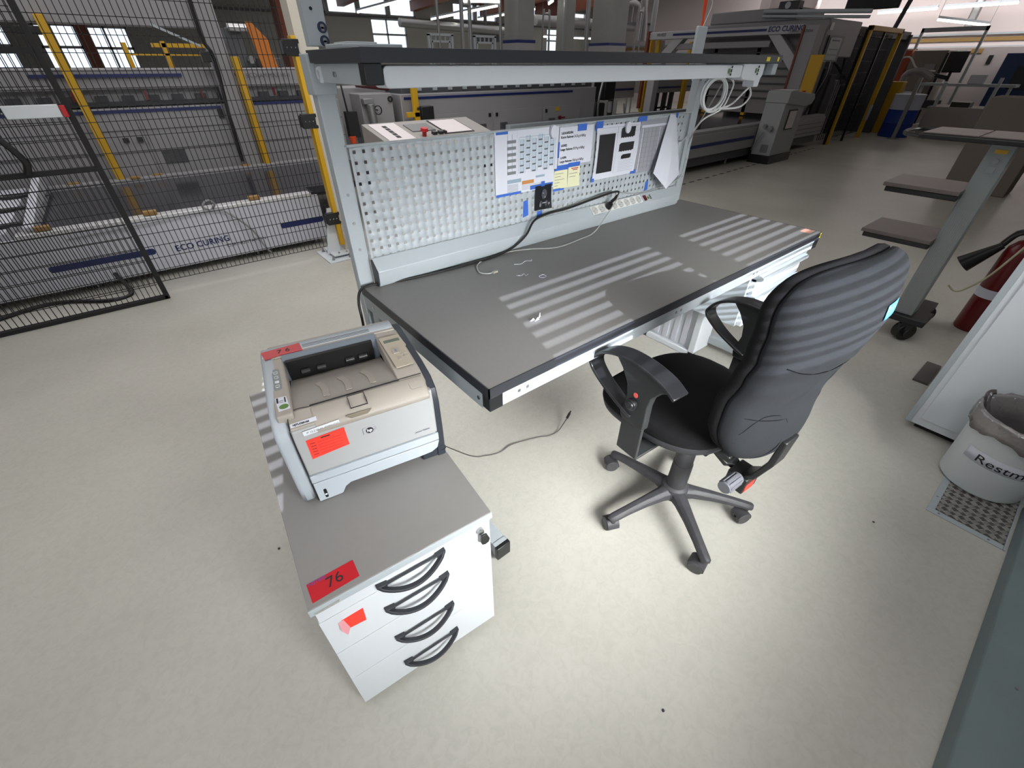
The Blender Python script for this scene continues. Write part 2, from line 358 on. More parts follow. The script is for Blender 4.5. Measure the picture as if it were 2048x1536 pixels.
part('rocker_switch', MB().add([(0, 0, 0), (.02, 0, 0), (.02, .03, 0), (0, .03, 0), (0, 0, .004), (.02, 0, .004), (.02, .03, .006), (0, .03, .006)], [(0, 3, 2, 1), (4, 5, 6, 7), (0, 1, 5, 4), (1, 2, 6, 5), (2, 3, 7, 6), (3, 0, 4, 7)], slope_T(2.05, .01)), mat('red_rocker', (96, 14, 18), .3), wb, world=True, bevel=.001, label='red rocker switch in a black frame')
m = MB(); m.T = slope_T(2.088, .024); m.lathe([(.008, 0), (.008, .0006), (0, .0006)], c=(0, 0, 0), n=20)
part('sticker', m, M['green'], wb, world=True)
m = MB(); m.T = slope_T(2.10, .012)
for k in range(3): m.box(.002, .002+.009*k, 0, .014, .008+.009*k, .0005)
part('sticker_marks', m, M['ink'], wb, world=True)
part('maker_lettering', text_mb('WEBER', .012, frame((2.225, 1.4265, .828), (1, 0, 0), (0, 0, 1)), bold=.0003), M['ink'], wb, world=True)
part('corner_label', MB().box(2.405, .72, .8001, 2.468, .765, .8006), mat('pink_holographic_label', (214, 160, 140), .4, noise=.5, nscale=60), wb, world=True)
part('yellow_sticker', MB().box(2.46, .6902, .775, 2.474, .6908, .797), MATS['yellow_sticker'], wb, world=True)
# drawer unit hanging under the right end
du = thing('drawer_unit', 'light grey steel drawer unit hanging under the right end of the workbench', 'drawer unit', (2.21, .95, .434))
part('body', MB().box(1.97, .745, .434, 2.45, 1.25, .724), M['light'], du, world=True, bevel=.002)
part('top_panel', MB().box(1.968, .712, .70, 2.452, .747, .724), M['light'], du, world=True, bevel=.002)
for z0_, z1_ in ((.603, .697), (.438, .598)):
    d_ = part('drawer', MB().box(1.985, .722, z0_, 2.448, .745, z1_-.02), M['white'], du, world=True, bevel=.002)
    part('handle', MB().prism([(.745, z1_-.005), (.712, z1_), (.698, z1_-.006), (.694, z1_-.016), (.702, z1_-.026), (.718, z1_-.03), (.722, z1_-.034), (.745, z1_-.034)], 'x', 1.985, 2.448), M['light'], d_, world=True, bevel=.001, label='full-width grip lip')
part('key', MB().cyl((2.452, .735, .712), (2.475, .735, .712), .003, n=8).box(2.474, .727, .708, 2.482, .743, .716), M['chrome'], du, world=True)
# white steel stand standing on the floor under the bench
st = thing('computer_stand', 'white steel computer cabinet on the floor under the workbench', 'cabinet', (2.32, 1.23, 0))
part('cabinet_body', MB().box(2.262, 1.035, .01, 2.43, 1.40, .32), M['white'], st, world=True, bevel=.003)
part('frame', MB().box(2.235, 1.02, 0, 2.262, 1.40, .035).box(2.235, 1.02, 0, 2.262, 1.06, .34).box(2.235, 1.36, 0, 2.262, 1.40, .34).box(2.235, 1.02, .31, 2.262, 1.4, .34), M['white'], st, world=True, bevel=.004)
m = MB()
for k in range(4): m.box(2.252, 1.10+.065*k, .05, 2.264, 1.135+.065*k, .3)
part('ribbed_panel', m, M['machw'], st, world=True, bevel=.003)
# ================================================================ PAPERS ON THE PANEL
PY = 1.4665
def sheet(name, label, cat, x0, z0, x1, z1, y=PY, m=None, curl=.0, bow=.0, skew=0., group=None):
    mb = MB(); nx_, nz_ = 10, 10; vs = []; fs = []
    for j in range(nz_+1):
        for i in range(nx_+1):
            u, v = i/nx_, j/nz_
            yy = y-.0012-bow*math.sin(v*math.pi)-curl*(1-v)**3*u**2
            vs.append((x0+(x1-x0)*u+skew*(1-v), yy, z0+(z1-z0)*v))
    vs2 = [(a, b+.0005, c) for a, b, c in vs]; N = len(vs); W = nx_+1
    for j in range(nz_):
        for i in range(nx_):
            q = (j*W+i, j*W+i+1, (j+1)*W+i+1, (j+1)*W+i); fs.append(q); fs.append(tuple(N+t for t in q[::-1]))
    rim = [i for i in range(W)]+[j*W+W-1 for j in range(1, nz_+1)]+[nz_*W+i for i in range(W-2, -1, -1)]+[j*W for j in range(nz_-1, 0, -1)]
    for k in range(len(rim)): a, b = rim[k], rim[(k+1) % len(rim)]; fs.append((a, b, b+N, a+N))
    mb.add(vs+vs2, fs)
    t = thing(name, label, cat, ((x0+x1)/2, y, z0), 0, group)
    part('sheet', mb, m or M['paper'], t, world=True, smooth=60)
    return t
def prints(t, rects, m, name='print', y=None):
    mb = MB(); y = y if y is not None else PY-.0016
    for x0, z0, x1, z1 in rects: mb.box(x0, y-.0003, z0, x1, y+.0002, z1)
    return part(name, mb, m, t, world=True)
def tapes(t, rects, y, m=None):
    for x0, z0, x1, z1 in rects: part('tape', MB().box(x0, y-.0004, z0, x1, y, z1), m or M['tape'], t, world=True)
p1 = sheet('wall_chart', 'large printed table sheet with coloured rows, leftmost on the perforated panel', 'paper', 1.088, 1.020, 1.415, 1.249)
bl = mat('printed_table_blue', (140, 160, 176), .8); bo = mat('printed_table_orange', (190, 130, 70), .8)
prints(t=p1, rects=[(1.148, 1.095+.022*k, 1.192, 1.106+.022*k) for k in range(6)]+[(1.15, 1.10, 1.151, 1.235), (1.172, 1.10, 1.173, 1.235)], m=M['greyink'])
prints(p1, [(1.148, 1.062, 1.22, 1.076), (1.30, 1.068, 1.35, 1.076)], bl, 'printed_rows'); prints(p1, [(1.225, 1.05, 1.29, 1.064)], bo, 'printed_rows')
prints(p1, [(1.148, 1.03+.005*k, 1.205, 1.0315+.005*k) for k in range(6)]+[(1.225, 1.03+.005*k, 1.35, 1.031+.005*k) for k in range(4)], M['greyink'])
tapes(p1, [(1.094, 1.238, 1.152, 1.252), (1.09, 1.018, 1.22, 1.028), (1.27, 1.024, 1.40, 1.040)], PY-.0022)
p2 = sheet('printed_calendar_sheet', 'white sheet with a dense grid of grey boxes, taped over the leftmost chart', 'paper', 1.198, 1.089, 1.419, 1.251, y=PY-.002)
g1 = []; g2 = []; g0 = []
for i in range(6):
    for j in range(6):
        x = 1.212+.0325*i; z = 1.095+.0245*j+(.012 if i % 2 else 0)
        if z > 1.215: continue
        g0.append((x, z+.006, x+.018, z+.0235)); g1.append((x-.001, z, x+.019, z+.006)); g2 += [(x, z+.008, x+.0015, z+.022), (x+.006, z+.008, x+.007, z+.022), (x+.012, z+.008, x+.013, z+.022), (x+.0165, z+.008, x+.018, z+.022)]
prints(p2, g0, mat('printed_pale_blue', (186, 200, 212), .8), 'printed_rows', y=PY-.0034); prints(p2, [(x+.0185, z, x+.0215, z+.022) for x, z, _, _ in g1], bl, 'printed_rows', y=PY-.0035); prints(p2, g1, mat('printed_grey', (92, 100, 106), .8), y=PY-.0036); prints(p2, g2+[(1.208, 1.222, 1.405, 1.2235)]+[(1.205+.033*i, 1.095, 1.2062+.033*i, 1.222) for i in range(7)], bl, 'printed_grid', y=PY-.0036)
p3 = sheet('frame_weight_notice', 'white notice headed L62/64/82/84 with three lines of frame weights', 'paper', 1.425, 1.097, 1.63, 1.241, y=PY-.001)
for k, (a, b) in enumerate((('L62/64/82/84:', 'Kurze Rahmen 21,5 g ± 0,8 g'), ('L62/82:', 'Lange Rahmen 27,9 g ± 0,8 g'), ('L64/84:', 'Lange Rahmen 33,6 g ± 0,8 g'))):
    z = 1.222-.046*k
    part('lettering', text_mb(a, .0125, frame((1.436, PY-.0026, z-.006), (1, 0, 0), (0, 0, 1)), bold=.0003), M['ink'], p3, world=True)
    part('lettering', text_mb(b, .0125, frame((1.434, PY-.0026, z-.021), (1, 0, 0), (0, 0, 1)), bold=.0003), M['ink'], p3, world=True)
tapes(p3, [(1.53, 1.222, 1.585, 1.252), (1.418, 1.13, 1.428, 1.19)], PY-.003)
n1 = sheet('sticky_note', 'pale yellow sticky note with handwriting under the frame weight notice, left one', 'note', 1.405, 1.006, 1.487, 1.092, m=M['note'], curl=.006)
n2 = sheet('sticky_note', 'pale yellow sticky note with red writing under the frame weight notice, right one', 'note', 1.492, 1.004, 1.566, 1.092, m=M['note'], curl=.006)
prints(n1, [(1.412, 1.066-.012*k, 1.412+[.05, .035, .06, .03, .02][k], 1.068-.012*k) for k in range(5)], M['greyink']); prints(n2, [(1.5, 1.058-.013*k, 1.5+[.05, .04][k], 1.060-.013*k) for k in range(2)], M['greyink'])
prints(n2, [(1.51, 1.078, 1.555, 1.081), (1.52, 1.072, 1.55, 1.075)], M['red'])
tapes(n1, [(1.408, 1.080, 1.49, 1.100), (1.405, .998, 1.47, 1.008)], PY-.0024); tapes(n2, [(1.488, 1.086, 1.562, 1.104)], PY-.0024)
p4 = sheet('drawing_sheet', 'curled white technical drawing with black blocks, taped beside the weight notice', 'paper', 1.652, 1.012, 1.955, 1.232, bow=.006, y=PY-.002)
prints(p4, [(1.668, 1.04, 1.775, 1.198)], M['ink'], 'black_block', y=PY-.010)
m = MB()
for (x0, z0, x1, z1) in ((1.818, 1.175, 1.915, 1.218), (1.812, 1.118, 1.918, 1.155), (1.835, 1.085, 1.905, 1.105)):
    pts = [(x0, z1-.006), (x0, z0)]+[(x0+(x1-x0)*k/12, z0+(.003 if k % 2 else -.001)) for k in range(1, 12)]+[(x1, z0+.004), (x1, z1), (x0+.012, z1)]
    m.prism(pts, 'y', PY-.0108, PY-.0098)
part('black_block', m, M['ink'], p4, world=True)
prints(p4, [(1.82, 1.075-.007*k, 1.93-.02*(k % 2), 1.0755-.007*k) for k in range(7)]+[(1.665, 1.20, 1.94, 1.2006), (1.665, 1.222, 1.94, 1.2226), (1.79, 1.03, 1.7906, 1.222)], M['greyink'], y=PY-.0095)
tapes(p4, [(1.642, 1.215, 1.69, 1.25), (1.645, 1.005, 1.665, 1.03), (1.93, 1.008, 1.972, 1.026)], PY-.0035)
for (x, z, o_, lb) in ((1.38, 1.232, p2, ''), (1.855, 1.216, p4, '')):
    m = MB(); m.prism([(x+.018*math.cos(R(a)), z+.024*math.sin(R(a))) for a in range(0, 360, 20)], 'y', PY-.018, PY-.005)
    part('round_magnet', m, M['paper'], o_, world=True, bevel=.002)
p5 = sheet('plan_sheet', 'grey printed plan behind the folded-over corner near the right end of the panel', 'paper', 1.965, 1.005, 2.19, 1.237, m=mat('grey_print_paper', (150, 150, 158), .8))
prints(p5, [(1.985, 1.01, 1.99, 1.2), (2.12, 1.01, 2.126, 1.2), (1.975, 1.205, 2.18, 1.215)], M['paper']); prints(p5, [(1.97, 1.228, 2.18, 1.2285)]+[(1.975, 1.03+.022*k, 2.18, 1.031+.022*k) for k in range(8)]+[(2.0+.03*k, 1.02, 2.001+.03*k, 1.2) for k in range(6)], M['greyink'])
tapes(p5, [(1.935, 1.233, 2.0, 1.254)], PY-.004)
# hanging folded sheet
m = MB(); F = [(2.185, 1.462, 1.252), (2.238, 1.462, 1.244), (2.325, 1.43, .965), (2.18, 1.40, .915), (2.075, 1.425, 1.0)]
F2 = [(x, y+.0012, z) for x, y, z in F]; mid = (2.20, 1.418, 1.06)
m.add(F+[mid]+F2+[(mid[0], mid[1]+.0012, mid[2])], [(0, 1, 5), (1, 2, 5), (2, 3, 5), (3, 4, 5), (4, 0, 5), (7, 6, 11), (8, 7, 11), (9, 8, 11), (10, 9, 11), (6, 10, 11), (0, 6, 7, 1), (1, 7, 8, 2), (2, 8, 9, 3), (3, 9, 10, 4), (4, 10, 6, 0)])
t = thing('folded_sheet', 'white sheet hanging folded to a point at the right end of the perforated panel', 'paper', (2.2, 1.43, .915)); part('sheet', m, M['paper'], t, world=True, smooth=10)
tapes(t, [(2.232, 1.232, 2.25, 1.255)], 1.4605)
# postcard of an ape, abstract
t = sheet('ape_photo_card', 'dark photo card of a seated gorilla hanging below the charts with blue tape', 'photo', 1.298, .934, 1.392, 1.034, m=mat('photo_black', (20, 21, 26), .3), curl=.01, y=PY-.003)
m = MB(); gpy = PY-.0068
def blob(cx, cz, rx, rz_, y=gpy, n=16): m.prism([(cx+rx*math.cos(2*math.pi*k/n), cz+rz_*math.sin(2*math.pi*k/n)) for k in range(n)], 'y', y-.0004, y)
blob(1.348, .998, .016, .020); blob(1.348, .988, .009, .008, gpy-.0004); blob(1.33, .96, .008, .013); blob(1.362, .958, .009, .013)
part('picture', m, mat('photo_mid_grey', (64, 66, 74), .4), t, world=True)
m = MB(); blob(1.352, .986, .002, .004, gpy-.001); blob(1.342, 1.002, .004, .0015, gpy-.001); blob(1.35, .962, .014, .0022, gpy-.001); blob(1.378, .952, .004, .009, gpy-.001); blob(1.325, .955, .003, .008, gpy-.001)
part('picture_highlight', m, mat('photo_light_grey', (150, 152, 160), .4), t, world=True)
tapes(t, [(1.33, 1.03, 1.35, 1.05)], PY-.005)
for i, (x0, z0, x1, z1, lb) in enumerate(((1.235, .915, 1.262, .985, 'torn blue tape strip on the panel left of the gorilla card'), (1.315, .90, 1.345, .93, 'blue tape scrap under the gorilla card'), (2.08, .905, 2.105, .955, 'single blue tape strip near the right end of the perforated panel'))):
    solo('tape_strip', MB().prism([(x0, z0), (x1+.004, z0+.006), (x1, z1), (x0+.003, z1-.004)], 'y', PY+.0015, PY+.0025), M['tape'], lb, 'tape')
solo('tape_strip', MB().prism([(1.225, .0), (1.285, .004), (1.29, .035), (1.235, .03)], 'z', 0, .0006, Matrix.Translation((0, 1.436, .868)) @ Matrix.Rotation(R(44), 4, 'X')), M['tape'], 'crumpled blue tape on the slope of the power rail', 'tape')
# ================================================================ CABLES ON THE BENCH
t = thing('power_cord', 'thick black power cord looping from the socket strip to the bench left end', 'cable', (.6, 1.45, .8))
part('cord', MB().tube([(1.785, 1.425, .915), (1.80, 1.41, .945), (1.77, 1.415, .955), (1.65, 1.43, .94), (1.476, 1.435, .922), (1.36, 1.44, .918), (1.27, 1.432, .905), (1.20, 1.405, .862), (1.135, 1.418, .818), (1.04, 1.412, .806), (.93, 1.405, .806), (.80, 1.41, .806), (.664, 1.425, .806), (.56, 1.445, .807), (.50, 1.456, .808), (.462, 1.452, .80), (.44, 1.43, .765), (.432, 1.41, .70), (.43, 1.43, .55), (.44, 1.5, .3), (.47, 1.6, .012), (.6, 1.8, .006)], .0048, 10, 6), M['cableb'], t, world=True)
T = slope_T(1.645+.024+.048*2, .028)
m = MB(); m.T = T @ Matrix.Translation((0, 0, .003)); m.lathe([(.0, 0), (.018, 0), (.018, .014), (.013, .024), (0, .026)], n=20)
part('plug', m, M['black'], t, world=True)
part('plug', MB().tube([(1.775, 1.432, .905), (1.787, 1.422, .918), (1.795, 1.414, .935)], .008, 10, 3), M['black'], t, world=True)
t = thing('network_cable', 'thin grey network cable ending in a clear plug on the bench top', 'cable', (1.2, 1.35, .8))
part('cord', MB().tube([(1.80, 1.405, .952), (1.77, 1.40, .915), (1.70, 1.39, .86), (1.60, 1.37, .806), (1.48, 1.345, .804), (1.32, 1.33, .804), (1.22, 1.385, .804), (1.12, 1.42, .804), (1.0, 1.415, .804), (.93, 1.385, .804), (.89, 1.32, .804), (.905, 1.285, .804), (.93, 1.277, .805)], .0027, 8, 6), M['cableg'], t, world=True)
part('plug', MB().box(0, -.006, 0, .024, .006, .009, Matrix.Translation((.925, 1.277, .8005)) @ Matrix.Rotation(R(8), 4, 'Z')), mat('clear_plug', (150, 148, 140), .2), t, world=True, bevel=.001)
t = thing('feed_cable', 'grey cable running along the panel foot to the right upright', 'cable', (2.2, 1.44, .9))
part('cord', MB().tube([(1.36, 1.455, .905), (1.62, 1.458, .935), (1.80, 1.458, .942), (2.0, 1.456, .908), (2.2, 1.456, .91), (2.36, 1.456, .93), (2.415, 1.47, .98), (2.425, 1.478, 1.08), (2.36, 1.42, 1.16), (2.2, 1.27, 1.30), (2.17, 1.22, 1.38)], .003, 8, 6), M['cableg'], t, world=True)
t = thing('cable_coil', 'coiled white cable hanging under the right end of the overhead shelf', 'cable', (2.1, 1.2, 1.28))
for k, (dx, dz, sx, sz) in enumerate(((0, 0, .092, .064), (.010, -.003, .088, .060), (-.006, .004, .094, .058), (.016, .002, .092, .064), (.004, .006, .088, .066))):
    part('coil_turn', MB().tube([(2.10+dx+sx*math.cos(2*math.pi*i/14)*1.0, 1.2+.004*k, 1.343+dz+sz*math.sin(2*math.pi*i/14)) for i in range(14)], .0042, 8, 3, closed=True), M['cable'], t, world=True)
part('cord', MB().tube([(2.32, 1.17, 1.372), (2.38, 1.19, 1.375), (2.344, 1.2, 1.345), (2.271, 1.2, 1.306), (2.201, 1.2, 1.292), (2.12, 1.205, 1.288)], .0042, 8, 5), M['cable'], t, world=True)
part('cord', MB().tube([(2.30, 1.17, 1.372), (2.39, 1.2, 1.362), (2.415, 1.2, 1.329), (2.359, 1.2, 1.292), (2.25, 1.2, 1.286), (2.15, 1.21, 1.29)], .0042, 8, 5), M['cable'], t, world=True)
part('cord', MB().tube([(2.17, 1.2, 1.405), (2.23, 1.2, 1.385), (2.224, 1.2, 1.343), (2.182, 1.2, 1.288), (2.088, 1.22, 1.252), (2.15, 1.30, 1.19), (2.25, 1.40, 1.14), (2.40, 1.545, 1.05), (2.42, 1.55, .6)], .0036, 8, 5), M['cable'], t, world=True)
# small things on the bench
t = thing('paper_scrap', 'small torn white paper scrap lying on the sunlit bench top', 'scrap', (.80, .885, .8))
for a, b, h in ((0, 0, .012), (.02, .006, .018), (-.012, .01, .01)):
    part('flake', MB().prism([(0, 0), (.018, .002), (.012, h)], 'y', 0, .0008, Matrix.Translation((a, b, .0008)) @ Matrix.Rotation(R(a*1200), 4, 'Z')), M['paper'], t)
for i, (pts, lb) in enumerate((([(.985, 1.205), (1.0, 1.193), (1.02, 1.20), (1.012, 1.182), (1.03, 1.187)], 'loose white fibre on the bench, left of the ring-shaped one'), ([(1.05, 1.30), (1.075, 1.285), (1.11, 1.298), (1.13, 1.285), (1.14, 1.297)], 'longest white fibre on the bench below the power rail'), ([(1.045, 1.135), (1.055, 1.125), (1.072, 1.13), (1.07, 1.147), (1.05, 1.146), (1.046, 1.138)], 'ring-shaped white fibre on the bench top'))):
    solo('fibre_scrap', MB().tube([(x, y, .8015) for x, y in pts], .0009, 6, 5), M['paper'], lb, 'scrap')
solo('shelf_notebook', MB().box(.50, 1.28, 1.482, .66, 1.40, 1.492).box(.52, 1.30, 1.492, .60, 1.39, 1.496), M['light'], 'flat light grey tray on the overhead shelf beside the left column', 'tray', bevel=.002)
# bracket with red hose rising from the right upright
t = thing('hose_hanger', 'light grey bracket rising behind the shelf with orange hose tied to it', 'bracket', (2.44, 1.52, 1.48))
part('bracket', MB().box(2.40, 1.541, 1.40, 2.485, 1.555, 1.60), M['light'], t, world=True, bevel=.004)
part('hose', MB().tube([(2.50, 1.565, 1.40), (2.49, 1.565, 1.50), (2.465, 1.565, 1.60), (2.45, 1.56, 1.75), (2.45, 1.56, 2.1)], .006, 8, 5), M['orange'], t, world=True)
part('hose', MB().tube([(2.46, 1.56, 1.60), (2.43, 1.56, 1.75), (2.43, 1.56, 2.1)], .005, 8, 5), M['orange'], t, world=True)
part('wire', MB().tube([(2.45, 1.55, 1.6), (2.49, 1.55, 1.68), (2.47, 1.55, 1.72), (2.51, 1.55, 1.8), (2.5, 1.55, 2.1)], .0015, 6, 5), M['cable'], t, world=True)
# ================================================================ ROLLING CABINET
cb = thing('rolling_cabinet', 'white four-drawer rolling cabinet with bow handles and a grey top under the printer', 'cabinet', (-.065, .578, 0), -5.1)
part('body', MB().box(.003, .018, .045, .424, .83, .548), M['white'], cb, bevel=.002)
part('top', MB().box(-.001, -.004, .55, .43, .835, .572), mat('cabinet_top_grey', (126, 124, 123), .45, noise=.03, nscale=40), cb, bevel=.002)
part('top_edge', MB().box(-.002, -.006, .5495, .431, -.0035, .571), M['light'], cb, bevel=.001)
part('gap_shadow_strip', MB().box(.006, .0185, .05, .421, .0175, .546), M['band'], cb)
zz = [.548, .5045, .351, .1975, .030]
for k in range(4):
    d_ = part('drawer', MB().box(.003 if k else .006, 0, zz[k+1]+.0013, .425, .0174, zz[k]-.0013), M['white'], cb, bevel=.0006)
hz = [(.531, .478), (.427, .372), (.274, .219), (.120, .065)]
for k, (za, zb) in enumerate(hz):
    dr = [c for c in cb.children if c.name.startswith('drawer')][min(k, 3)]
    m = MB(); n_ = 16
    P = []
    for i in range(n_+1):
        u = i/n_; x = .134+.160*u; z = za-.0-(za-zb)*.72*math.sin(math.pi*u)**.85
        P.append((x, -.006-.020*math.sin(math.pi*u)**.6, z))
    m.sweep(P, [(-.0035, -.006), (.0035, -.006), (.0035, .006), (-.0035, .006)], upv=(0, -1, 0))
    m.box(.150, -.010, za-.008, .280, -.004, za-.004)
    for x, s_ in ((.134, 1), (.294, -1)): m.prism([(x-.004*s_, za+.003), (x+.022*s_, za-.002), (x+.016*s_, za-.018), (x+.002*s_, za-.008)], 'y', -.012, .0)
    part('handle', m, M['band'], dr, bevel=.001, label='dark grey bow handle')
part('lock', MB().cyl((.395, .002, .523), (.395, -.010, .523), .009, n=20), M['chrome'], cb)
part('key', MB().prism([(.392, .514), (.408, .512), (.416, .488), (.412, .476), (.402, .473), (.393, .478), (.39, .49)], 'y', -.016, -.011), M['black'], cb, bevel=.001)
for x, y in ((.05, .06), (.375, .06), (.05, .77), (.375, .77)):
    part('caster', MB().cyl((x-.012, y, .021), (x+.012, y, .021), .021, n=16).box(x-.008, y-.008, .02, x+.008, y+.008, .05), M['black'], cb)
part('red_label', MB().prism([(.009, .055), (.108, .058), (.109, .013), (.011, .008)], 'z', .5722, .5728), M['red'], cb, label='dark red label with handwritten 76')
part('handwriting', text_mb('76', .036, frame((.045, .022, .5729), (1, .06, 0), (0, 1, 0))), M['ink'], cb)
part('label_print', text_mb('NETBID', .011, frame((.012, .047, .5729), (1, .03, 0), (0, 1, 0))), mat('violet_print', (96, 70, 140), .5), cb)
part('neon_label', MB().prism([(.043, .473), (.091, .475), (.088, .423), (.05, .428)], 'y', -.0012, -.0002), M['neon'], cb, label='neon orange label half peeled off')
part('peeled_flap', MB().add([(.036, -.004, .474), (.047, -.001, .473), (.053, -.001, .43), (.044, -.016, .432), (.036, -.012, .452)], [(0, 1, 2, 3, 4)]), mat('label_back_pink', (226, 160, 168), .5), cb)
part('worn_strip', MB().prism([(.006, .558), (.058, .561), (.056, .553), (.012, .552)], 'y', -.0068, -.0062), mat('worn_patch_grey', (150, 150, 146), .8, noise=.4, nscale=200), cb)
# ================================================================ PRINTER
PO = (.0105, .8365, .5722)
pr = thing('laser_printer', 'grey and beige office laser printer with red and orange labels on the rolling cabinet', 'printer', PO, -10.2)
prof = [(.012, .004), (.006, .012), (.002, .05), (0, .20), (.004, .225), (.016, .240), (.05, .255), (.10, .262), (.33, .266), (.352, .258), (.362, .235), (.362, .004)]
# main shell split: left cheek, right dark side, centre core
part('left_shell', MB().prism([(y, z) for y, z in prof], 'x', 0, .034), M['prcover'], pr, bevel=.012, seg=4, label='pale left side shell')
part('right_side', MB().prism([(.004, 0), (.002, .10), (.004, .19), (.018, .226), (.05, .245), (.12, .255), (.33, .258), (.36, .24), (.362, 0)], 'x', .352, .375), M['prdark'], pr, bevel=.003, label='dark blue-grey side cheek')
part('core', MB().box(.034, .03, .012, .352, .36, .150).box(.034, .30, .10, .352, .36, .255), M['prbeige'], pr)
part('base', MB().box(.09, .03, 0, .352, .34, .03).box(.31, .008, 0, .372, .05, .03), M['prdark'], pr, bevel=.003)
# top cover with the output recess
m = MB()
ztop = .266
m.box(.020, .286, .235, .353, .352, ztop)                       # rear bar
m.box(.016, .03, .22, .052, .288, ztop-.003)                      # left cheek top
m.prism([(.03, .22), (.03, .246), (.08, .258), (.288, ztop-.001), (.288, .22)], 'x', .292, .356)   # right cheek top
part('top_cover', m, M['prbeige'], pr, bevel=.005, seg=3)
part('rear_bar', MB().prism([(y, z) for y, z in ((.300, .24), (.296, ztop-.001), (.302, ztop+.001), (.34, ztop+.0005), (.356, .258), (.362, .24))], 'x', .004, .352), M['prcover'], pr, bevel=.003)
part('slot_wall', MB().prism([(.263, .18), (.263, .262), (.287, .2668), (.292, .266), (.292, .18)], 'x', .050, .294), mat('slot_frame_blue_grey', (112, 122, 134), .5), pr)
part('output_slot', MB().prism([(.262, .195), (.250, .2645), (.262, .2645), (.280, .195)], 'x', .056, .278), M['drk'], pr, label='deep black paper exit slot')
m = MB()
for x in (.085, .125, .20, .235): m.cyl((x, .252, .225), (x+.022, .252, .225), .008, n=14)
part('exit_rollers', m, M['black'], pr)
# output tray: sloped panel rising to the front
part('output_tray', MB().prism([(.05, .2515), (.10, .2465), (.18, .228), (.262, .201), (.262, .17), (.05, .17)], 'x', .052, .293), mat('tray_beige', (150, 144, 138), .5), pr)
part('front_lid', MB().prism([(.052, .2525), (.04, .2545), (.004, .240), (-.006, .226), (-.004, .214), (.03, .20), (.06, .225)], 'x', .085, .352), M['prbeige'], pr, bevel=.004, seg=3, label='beige fold-out output lid')
m = MB()
for x0_ in (.115, .168, .225):
    pts = [(x0_, .17, .2315), (x0_+.010, .14, .2385), (x0_+.013, .11, .2455), (x0_+.012, .078, .250)]
    m.sweep(pts, [(-.0075, 0), (.0075, 0), (.0075, .0012), (-.0075, .0012)])
part('tray_rib', m, M['prbeige'], pr)
part('lid_latch', MB().prism([(.012, .2448), (.012, .2458), (.046, .2555), (.046, .2545)], 'x', .168, .206), M['prbeige'], pr)
m = MB().box(.168, .044, .2543, .206, .0455, .2562).box(.1675, .01, .243, .1685, .045, .2562).box(.2055, .01, .243, .2065, .045, .2562).box(.168, .0105, .2435, .206, .0115, .2455).box(.086, .0555, .250, .352, .0568, .2538)
part('seam_line', m, M['ink'], pr)
# front door (cartridge access) + tray front
part('front_door', MB().prism([(.010, .093), (-.001, .095), (-.004, .20), (.0, .235), (.018, .235), (.03, .10)], 'x', .0345, .358), mat('printer_door_grey', (162, 164, 165), .45), pr, bevel=.004, seg=3)
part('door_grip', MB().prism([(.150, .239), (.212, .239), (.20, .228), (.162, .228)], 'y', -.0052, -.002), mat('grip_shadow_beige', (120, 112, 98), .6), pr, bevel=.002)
part('front_strip', MB().prism([(.010, .067), (-.002, .068), (-.0015, .091), (.010, .0925)], 'x', .0345, .359), M['prcover'], pr, bevel=.001)
zt_ = .0655
m = MB(); m.prism([(.036, .002), (.088, .002), (.094, .004), (.104, .022), (.118, .030), (.300, .030), (.335, .032), (.352, .042), (.359, zt_), (.036, zt_)], 'y', -.003, .02)
part('paper_tray', m, M['prcover'], pr, bevel=.002)
part('paper_gauge', MB().prism(rrect(.052, .010, .059, .040, .0033), 'y', -.0045, -.0028), M['drk'], pr); part('gauge_slider', MB().cyl((.0555, -.005, .022), (.0555, -.0028, .022), .003, n=10), M['white'], pr)
part('power_button', MB().lathe([(.0105, 0), (.0105, -.002), (.008, -.0024), (.0078, -.001), (0, -.001)], c=(.366, .004, .028), axis='y', n=24), M['prdark'], pr)
part('vents', MB().box(.105, .318, ztop, .285, .3194, ztop+.0014).box(.105, .311, ztop, .285, .3124, ztop+.0014).box(.105, .304, ztop, .285, .3054, ztop+.0014), M['ink'], pr)
# control panel
cp = part('control_panel', MB().prism([(.296, .246), (.300, .250), (.352, .248), (.356, .185), (.350, .178), (.349, .098), (.345, .092), (.302, .09)], 'z', 0, .0025, Matrix.Translation((0, 0, .2605)) @ Matrix.Rotation(R(1.4), 4, 'X')), M['panelbg'], pr, bevel=.001)
TT = Matrix.Translation((0, 0, .263)) @ Matrix.Rotation(R(1.4), 4, 'X')
part('display', MB().box(.304, .214, 0, .347, .228, .0008, TT), M['lcd'], cp)
m = MB(); m.T = TT
m.prism(rrect(.312, .155, .332, .178, .004), 'z', 0, .0016)
for x, y in ((.334, .146), (.342, .149), (.343, .135)): m.prism(rrect(x-.003, y-.003, x+.003, y+.003, .002), 'z', 0, .0012)
m.lathe([(.0065, 0), (.0065, .0015), (0, .0015)], c=(.322, .128, 0), n=20)
part('buttons', m, M['prbeige'], cp)
m = MB(); m.T = TT
m.box(.319, .160, .0016, .325, .173, .0019); m.box(.333, .134, .001, .336, .137, .0014)
part('button_marks', m, M['greyink'], cp)
